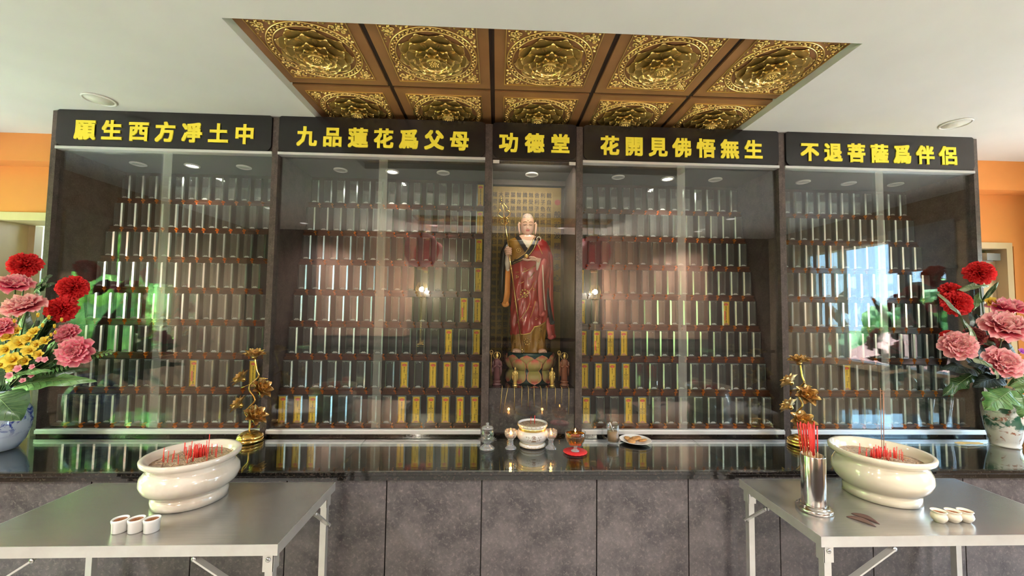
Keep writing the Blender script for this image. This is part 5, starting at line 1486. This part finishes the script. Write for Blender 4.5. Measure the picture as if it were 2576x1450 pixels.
FR = [('carn', 2.955, -.12, 1.810, .074, 'topmost red carnation of the right vase'), ('carn', 2.750, -.16, 1.620, .078, 'large red carnation at the left side of the right vase'), ('carn', 2.790, -.10, 1.690, .060, 'red carnation half hidden behind a leaf, right vase'),
      ('peony', 3.050, -.17, 1.596, .092, 'pink peony highest at the right edge of the photo'), ('rose', 2.935, -.24, 1.484, .112, 'largest salmon rose in the middle of the right vase'), ('rose', 2.640, -.24, 1.372, .082, 'dusky salmon rose leaning left out of the right vase'), ('rose', 2.869, -.27, 1.281, .088, 'lowest salmon rose of the right vase'),
      ('carn', 2.713, -.14, 1.413, .044, 'small red carnation behind the dusky salmon rose'), ('maroon', 2.862, -.15, 1.420, .058, 'maroon flower with orange heart between the salmon roses'), ('maroon', 2.971, -.13, 1.379, .052, 'darker maroon flower behind the lowest salmon rose'), ('yel', 3.005, -.12, 1.625, .040, 'yellow flower behind the pink peony of the right vase'), ('violet', 3.075, -.20, 1.333, .024, 'violet blossom at the right edge of the photo')]
for k, q in enumerate(FR):
    ax = {3: (-.1, -.35, .9), 4: (-.25, -.55, .75), 5: (-.45, -.75, .35)}.get(k)
    flower(q[0], *q[1:5], q[5], MRR, ax, GRP.get(q[0]) if q[0] in ('carn', 'peony', 'rose') else None, 50 + k)

# ------------------------------------------------------------------ leaves
def leaf(label, base, tipp, W, mat, sag=.05, lobes=0, up=(0, -.6, .8), name='leaf', fern=False, grp=None):
    base = Vector(base); tipp = Vector(tipp)
    t = thing(name, label, 'leaf', tuple(base), grp)
    d = tipp - base; L = d.length; dn = d.normalized(); sd = dn.cross(Vector(up)).normalized(); nr = sd.cross(dn)
    def P_(u, s):
        w_ = W * math.sin(PI * min(1, .06 + .94 * s)) ** .8 * (1 - .25 * s)
        if lobes: w_ *= 1 - .38 * (.5 + .5 * math.cos(2 * PI * lobes * s)) * (s > .08)
        return d * s + sd * (u * w_) + nr * (sag * math.sin(PI * s) * 1.0 - .22 * w_ * abs(u) + .006 * math.sin(9 * s + 3 * u) + .004 * math.cos(22 * s) * abs(u))
    m = MB(); v = MB()
    if fern:
        for k in range(1, 24):
            s = k / 24
            for sgn in (-1, 1):
                b = P_(0, s); e = W * math.sin(PI * (.1 + .85 * s)) ** .8
                q = b + sd * (sgn * e) + dn * (e * .5) + nr * (-.2 * e)
                c = (b + q) / 2; n2 = (dn * .008)
                m.add([b - n2 * .5, c - n2, q, c + n2], [(0, 1, 2, 3)], 0, True)
        v.tube([P_(0, k / 12) for k in range(13)], .002, 5)
    else:
        m.grid(9, 26, lambda a, b: P_(2 * a - 1, b))
        v.tube([P_(0, k / 12) + nr * .002 for k in range(13)], [.0026 * (1 - .8 * k / 12) for k in range(13)], 5)
        for k in range(2, 11):
            for sgn in (-1, 1): v.tube([P_(0, k / 12) + nr * .0015, P_(sgn * .45, min(1, k / 12 + .06)) + nr * .0015, P_(sgn * .85, min(1, k / 12 + .10)) + nr * .001], .0009, 4)
    m.build('blade', mat, t, recalc=False)
    v.build('midrib', MT['vein'] if mat in (MT['leafmid'], MT['leaf'], MT['leafgrey']) else MT['veinblack'], t)
G_ = 'leaves in the left vase'
leaf('big dark rounded leaf drooping over the blue and white vase', (-2.50, -.30, 1.08), (-2.265, -.40, .985), .105, MT['leaf'], .05, grp=G_)
leaf('big dark leaf at the left edge over the blue vase', (-2.52, -.32, 1.09), (-2.52, -.42, .98), .08, MT['leaf'], .04, grp=G_)
leaf('long pale-veined green leaf reaching right from the left vase', (-2.44, -.28, 1.11), (-2.045, -.28, 1.150), .052, MT['leafmid'], .03, grp=G_)
leaf('dark green leaf behind the pale-veined one, left vase', (-2.46, -.26, 1.13), (-2.15, -.22, 1.20), .055, MT['leaf'], .03, grp=G_)
leaf('fern frond poking out below the lowest pink peony', (-2.46, -.24, 1.14), (-2.03, -.20, 1.285), .055, MT['leafmid'], .03, name='fern_frond', fern=True)
leaf('dark leaf below the topmost carnation of the left vase', (-2.53, -.14, 1.60), (-2.455, -.14, 1.70), .04, MT['leaf'], .01, grp=G_)
leaf('second dark leaf below the topmost carnation, pointing right', (-2.53, -.13, 1.60), (-2.44, -.13, 1.655), .028, MT['leaf'], .01, grp=G_)
leaf('dark leaf between the rose and the freesias of the left vase', (-2.45, -.18, 1.35), (-2.33, -.24, 1.475), .06, MT['leaf'], .02, grp=G_)
leaf('dark leaf filling the heart of the left bouquet', (-2.47, -.20, 1.12), (-2.38, -.24, 1.34), .10, MT['leaf'], .02, grp=G_)
leaf('light green leaf under the tiny pink blossoms', (-2.42, -.33, 1.16), (-2.185, -.36, 1.215), .03, MT['leafmid'], .02, grp=G_)
leaf('dark leaf low in the left bouquet, right of its centre', (-2.45, -.22, 1.12), (-2.20, -.20, 1.33), .075, MT['leaf'], .02, grp=G_)
for k, (b_, t_, w_) in enumerate((((-2.50, -.20, 1.15), (-2.42, -.22, 1.45), .08), ((-2.52, -.18, 1.15), (-2.50, -.20, 1.50), .09), ((-2.48, -.18, 1.12), (-2.30, -.16, 1.42), .07), ((-2.50, -.17, 1.20), (-2.37, -.15, 1.55), .06), ((-2.55, -.25, 1.12), (-2.52, -.27, 1.38), .09), ((-2.46, -.20, 1.10), (-2.25, -.18, 1.28), .07), ((-2.52, -.24, 1.10), (-2.43, -.28, 1.28), .08))):
    leaf('dark filler leaf behind the blossoms of the left bouquet', b_, t_, w_, MT['leaf'], .02, grp='dark filler leaves in the left bouquet')
for k, (b_, t_, w_) in enumerate((((2.97, -.14, 1.16), (2.83, -.12, 1.48), .08), ((2.99, -.12, 1.16), (2.93, -.10, 1.55), .08), ((2.96, -.16, 1.14), (2.76, -.13, 1.34), .08), ((3.00, -.15, 1.16), (3.04, -.16, 1.40), .08), ((2.90, -.11, 1.45), (2.82, -.11, 1.66), .05))):
    leaf('dark filler leaf behind the blossoms of the right bouquet', b_, t_, w_, MT['leafblack'], .02, grp='dark filler leaves in the right bouquet')
G_ = 'leaves in the right vase'
leaf('long grey-green blade crossing left of the right vase', (2.80, -.20, 1.38), (2.575, -.20, 1.665), .032, MT['leafgrey'], .02, grp=G_)
leaf('grey-green leaf lying over the red carnations of the right vase', (2.76, -.15, 1.69), (2.93, -.17, 1.715), .026, MT['leafgrey'], .02, grp=G_)
leaf('blackish tulip-shaped leaf lowest left of the right vase', (2.80, -.20, 1.20), (2.555, -.22, 1.235), .055, MT['leafblack'], .03, grp=G_)
leaf('blackish leaf in front of the neck of the right vase', (2.93, -.22, 1.18), (2.69, -.26, 1.14), .055, MT['leafblack'], .03, grp=G_)
leaf('second blackish leaf under the lowest salmon rose', (2.97, -.22, 1.20), (2.74, -.20, 1.26), .06, MT['leafblack'], .02, grp=G_)
leaf('ragged green leaf hanging over the left of the pine vase', (2.90, -.27, 1.12), (2.715, -.29, 1.02), .085, MT['leafmid'], .03, 4, grp=G_)
leaf('ragged green leaf hanging over the front of the pine vase', (2.92, -.28, 1.12), (2.885, -.32, .985), .07, MT['leafmid'], .03, 4, grp=G_)
leaf('green leaf arching right at the photo edge', (2.93, -.24, 1.14), (3.06, -.28, 1.20), .035, MT['leafmid'], .03, grp=G_)
leaf('mid green leaf below it at the right photo edge', (2.93, -.26, 1.13), (3.03, -.32, 1.11), .04, MT['leafmid'], .02, grp=G_)
leaf('dark green leaf pointing down left below the dusky rose', (2.80, -.18, 1.20), (2.60, -.18, 1.07), .05, MT['leaf'], .02, 3, grp=G_)
leaf('dark leaf behind the largest salmon rose', (2.86, -.10, 1.42), (3.04, -.13, 1.36), .07, MT['leaf'], .02, grp=G_)
leaf('slim dark leaf sticking up between peony and topmost carnation', (2.97, -.10, 1.62), (3.09, -.10, 1.755), .014, MT['leaf'], .02, grp=G_)
leaf('short green leaf between the red carnation and the pink peony', (2.87, -.13, 1.57), (2.905, -.14, 1.68), .022, MT['leafmid'], .01, grp=G_)
leaf('grey-green curled leaf under the dusky salmon rose', (2.68, -.26, 1.30), (2.80, -.29, 1.19), .025, MT['leafgrey'], .03, grp=G_)

# ================================================================== the two steel folding tables
TZ = .75
def table(loc, wd, dp, lb, mir):
    t = thing('folding_table', lb, 'table', loc, 'steel folding tables')
    s = 1 if not mir else -1          # inner side (towards the room centre) is +x for the left table
    def bx(mb, x0, x1, *a): mb.box(min(s * x0, s * x1), max(s * x0, s * x1), *a)
    m = MB(); bx(m, -wd, 0, 0, dp, TZ - .010, TZ); m.build('table_top', MT['steel'], t)
    m = MB(); bx(m, -wd, 0, -.002, 0, TZ - .036, TZ + .0005); bx(m, -wd, 0, dp, dp + .002, TZ - .036, TZ)
    bx(m, 0, .002, -.002, dp + .002, TZ - .036, TZ + .0005); bx(m, -wd - .002, -wd, -.002, dp + .002, TZ - .036, TZ)
    m.build('apron', MT['steellite'], t)
    for nm, x, y in (('f', -.045, .012), ('b', -.045, dp - .035), ('f', -wd + .02, .012), ('b', -wd + .02, dp - .035)):
        lg = MB(); bx(lg, x, x + .026, y, y + .026, 0, TZ - .036); lo = lg.build('leg', MT['steellite'], t)
        p = MB(); bx(p, x - .006, x + .030, y - .004, y - .001, TZ - .095, TZ - .011); bx(p, x + .027, x + .031, y - .004, y + .030, TZ - .095, TZ - .011); p.build('bracket', MT['steellite'], lo)
        b = MB(); b.lathe([(.0085, 0), (.0085, .002), (.0055, .0045), (.0001, .005)], 16, (s * (x + .012), y - .004, TZ - .055), axis=(0, -1, 0)); b.build('bolt', MT['bolt'], lo)
        b = MB(); b.lathe([(.016, 0), (.016, .012)], 16, (s * (x + .013), y + .013, 0)); b.build('foot_cap', MT['groove'], lo)
    # side braces: back leg up to the side apron, front legs up to the front apron
    def brace(a, b):
        m = MB(); m.bar(a, b, .006, .022, 0, (1, 0, 0) if abs(a[0] - b[0]) < 1e-6 else (0, 1, 0))
        o = m.build('brace', MT['steellite'], t)
        c_ = MB()
        for p in (a, b):
            if abs(a[0] - b[0]) < 1e-6: c_.lathe([(.008, 0), (.008, .004), (.0001, .006)], 12, (p[0] - s * .004, p[1], p[2]), axis=(-s, 0, 0)); c_.lathe([(.008, 0), (.008, .004), (.0001, .006)], 12, (p[0] + s * .004, p[1], p[2]), axis=(s, 0, 0))
            else: c_.lathe([(.008, 0), (.008, .004), (.0001, .006)], 12, (p[0], p[1] - .004, p[2]), axis=(0, -1, 0))
        c_.build('rivet', MT['bolt'], o)
    for x in (-.012, -wd + .012):
        brace((s * x, dp - .024, TZ - .175), (s * x, dp - .165, TZ - .055))
    brace((s * -.032, .004, TZ - .200), (s * -.268, .004, TZ - .045)); brace((s * (-wd + .032), .004, TZ - .200), (s * (-wd + .268), .004, TZ - .045))
    return t
table((-.720, -1.013, 0), 1.050, .468, 'left brushed steel folding table carrying the marble bowl', False)
table((1.167, -1.000, 0), 1.065, .470, 'right brushed steel folding table carrying the cream bowl and incense holder', True)

# marble bowl of ash and incense on the left table
t = thing('incense_bowl', 'large veined cream marble bowl of incense on the left table', 'incense bowl', (-1.245, -.690, TZ))
prof = [(.120, 0), (.127, .003), (.128, .028), (.122, .036), (.118, .042), (.136, .052), (.158, .072), (.166, .095), (.163, .118), (.150, .134), (.142, .141), (.146, .147), (.143, .152), (.146, .157), (.160, .164), (.167, .172), (.168, .184), (.164, .188), (.152, .186), (.138, .165), (.132, .150)]
MB().lathe(prof, 72, caps=False).build('bowl', MT['marblewhite'], t)
def ash_top(mb, R, z, seed, chips):
    rr = random.Random(seed)
    mb.grid(48, 14, lambda a, b: (R * b * math.cos(2 * PI * a), R * b * math.sin(2 * PI * a), z + .004 * math.sin(11 * b + 5 * math.cos(2 * PI * a)) * (1 - b) + .002 * math.sin(6 * PI * a + 9 * b)), cu=True)
    for k in range(chips):
        A = rr.uniform(0, 2 * PI); q = R * .93 * math.sqrt(rr.random()); x, y = q * math.cos(A), q * math.sin(A); A2 = rr.uniform(0, PI); L = rr.uniform(.008, .022)
        mb.tube([(x, y, z + .002), (x + L * math.cos(A2), y + L * math.sin(A2), z + rr.uniform(.002, .005))], .0013, 5, 1)
m = MB(); ash_top(m, .136, .160, 4, 150); m.build('ash', [MT['ash'], pm('burnt_stub', (.45, .30, .17), .8)], t)
def sticks(cx, cy, z, spots_, lb, grp, hmin, hmax, seed, q=.0012):
    rr = random.Random(seed)
    for x, y in spots_:
        h = rr.uniform(hmin, hmax); lx, ly = rr.uniform(-.08, .08) * h, rr.uniform(-.08, .08) * h
        tag(MB().tube([(0, 0, -.004), (lx, ly, h)], q, 6).build('incense_stick', MT['red'], None, (cx + x, cy + y, z)), lb, 'incense stick', grp)
rr = random.Random(11)
sp = [(rr.gauss(.0, .014), rr.gauss(.012, .010)) for _ in range(34)] + [(rr.gauss(.018, .012), rr.gauss(.022, .012)) for _ in range(16)] + [(rr.uniform(-.10, .10), rr.uniform(-.07, .08)) for _ in range(24)]
sticks(-1.245, -.690, TZ + .160, sp, 'red incense stick stub standing in the ash of the marble bowl', 'incense stubs in the marble bowl', .030, .058, 3)
tag(MB().tube([(0, 0, -.004), (.002, 0, .085)], .0014, 6).build('incense_stick', MT['red'], None, (-1.215, -.645, TZ + .160)), 'tallest red incense stub in the marble bowl, right of the bundle', 'incense stick', 'incense stubs in the marble bowl')

# cream glazed bowl on the right table
t = thing('incense_bowl', 'large cream glazed bowl of incense on the right table', 'incense bowl', (1.700, -.690, TZ))
prof = [(.124, 0), (.132, .003), (.131, .030), (.127, .036), (.140, .048), (.160, .070), (.170, .098), (.167, .124), (.156, .146), (.152, .156), (.156, .164), (.170, .172), (.179, .180), (.180, .194), (.175, .199), (.164, .196), (.152, .176), (.146, .160), (.140, .140)]
MB().lathe(prof, 72, caps=False).build('bowl', MT['cream'], t)
m = MB(); ash_top(m, .146, .160, 9, 60); m.build('ash', [MT['ash'], MT['bamboo']], t)
rr = random.Random(21)
sp = [(rr.gauss(-.022, .012), rr.gauss(.0, .010)) for _ in range(22)] + [(rr.gauss(.018, .013), rr.gauss(.0, .010)) for _ in range(20)] + [(rr.gauss(.055, .012), rr.gauss(-.005, .01)) for _ in range(10)] + [(rr.uniform(-.09, .10), rr.uniform(-.05, .05)) for _ in range(18)]
sticks(1.700, -.690, TZ + .160, sp, 'red incense stick stub standing in the ash of the cream bowl', 'incense stubs in the cream bowl', .026, .050, 5)
for k, (x, y) in enumerate(((.024, .012), (.029, .008), (.034, .014))):
    tag(MB().tube([(0, 0, -.004), (.006 + .004 * k, .003, .300 - .01 * k)], .0014, 6).build('incense_stick', pm('brown_incense', (.36, .17, .10), .6) if k == 0 else bpy.data.materials['brown_incense'], None, (1.700 + x, -.690 + y, TZ + .160)), 'tall unburnt brown incense stick rising from the cream bowl', 'incense stick', 'tall incense sticks in the cream bowl')

# polished steel holder with a bundle of red-tipped sticks
t = thing('incense_holder', 'tall polished steel cylinder holding a bundle of incense sticks', 'incense holder', (1.295, -.815, TZ))
MB().lathe([(.060, 0), (.063, .002), (.063, .012), (.060, .016), (.056, .017), (.054, .022), (.052, .024), (.046, .025)], 56).build('base', MT['chrome'], t)
MB().lathe([(.0425, .024), (.0425, .217), (.0415, .219), (.0402, .217), (.0402, .03), (.0001, .028)], 56, caps=False).build('cylinder', MT['chrome'], t)
rr = random.Random(5)
for k in range(44):
    bx_, by_ = rr.uniform(-.018, .018), rr.uniform(-.020, .020)
    tx, ty = -.046 + (bx_ + .018) * 1.95 + rr.uniform(-.006, .006), by_ * 1.1 + rr.uniform(-.005, .005)
    h = rr.uniform(.292, .318) ; f0 = rr.uniform(.62, .74)
    s_ = thing('incense_stick', 'red-tipped bamboo incense stick bundled in the steel holder', 'incense stick', (1.295 + bx_, -.815 + by_, TZ + .0285), 'incense bundle in the steel holder')
    d_ = Vector((tx - bx_, ty - by_, h))
    MB().tube([(0, 0, 0), tuple(d_ * f0)], .0013, 5).build('bamboo_stem', MT['bamboo'], s_)
    MB().tube([tuple(d_ * f0), tuple(d_)], .0017, 5).build('red_tip', MT['red'], s_)

# small offering cups
def cup(x, y, prof, mt, lb, grp, fz, fr):
    t = thing('offering_cup', lb, 'cup', (x, y, TZ), grp)
    MB().lathe(prof, 36, caps=False).build('cup', MT[mt], t)
    m = MB(); m.grid(24, 6, lambda a, b: (fr * b * math.cos(2 * PI * a), fr * b * math.sin(2 * PI * a), fz + .002 * (1 - b) * math.sin(9 * a * 6)), cu=True); m.build('filling', MT['teabrown'], t)
PL = [(.0001, .0005), (.021, 0), (.0225, .003), (.0228, .030), (.0245, .036), (.0250, .043), (.0235, .045), (.0205, .044), (.0190, .038), (.0185, .034)]
for x, lb in ((-1.307, 'leftmost of the three straight white cups on the left table'), (-1.252, 'middle of the three straight white cups on the left table'), (-1.199, 'rightmost of the three straight white cups on the left table')):
    cup(x, -.928, PL, 'porcelain', lb, 'white cups on the left table', .040, .0190)
PR = [(.0001, .0005), (.015, 0), (.0165, .003), (.0235, .012), (.0255, .020), (.0230, .029), (.0205, .033), (.0230, .038), (.0245, .040), (.0235, .042), (.0190, .036), (.0185, .033)]
for x, lb in ((1.712, 'leftmost of the three rounded cream cups on the right table'), (1.768, 'middle of the three rounded cream cups on the right table'), (1.818, 'rightmost of the three rounded cream cups on the right table')):
    cup(x, -.909, PR, 'cream', lb, 'cream cups on the right table', .0345, .0186)

# pair of crescent divination blocks
def block(loc, rz, rx, lb):
    m = MB(); n = 20
    def f(a, b):
        A = PI * b; w_ = .021 * math.sin(A) ** .7
        u = 2 * PI * a
        x = -.045 + .090 * b
        return (x, .010 * math.sin(A) + w_ * .55 * math.cos(u) * (1), max(0, math.sin(u)) * w_ * .55 + .0)
    m.grid(24, n, f, cu=True)
    o = m.build('divination_block', MT['woodblock'], None, loc); o.rotation_euler = (rx, 0, rz)
    tag(o, lb, 'divination block', 'pair of divination blocks')
block((1.404, -.905, TZ + .0005), -.98, 0, 'brown crescent wooden block lying nearer the viewer on the right table')
block((1.440, -.885, TZ + .0005), -1.12, 0, 'brown crescent wooden block lying behind its twin on the right table')
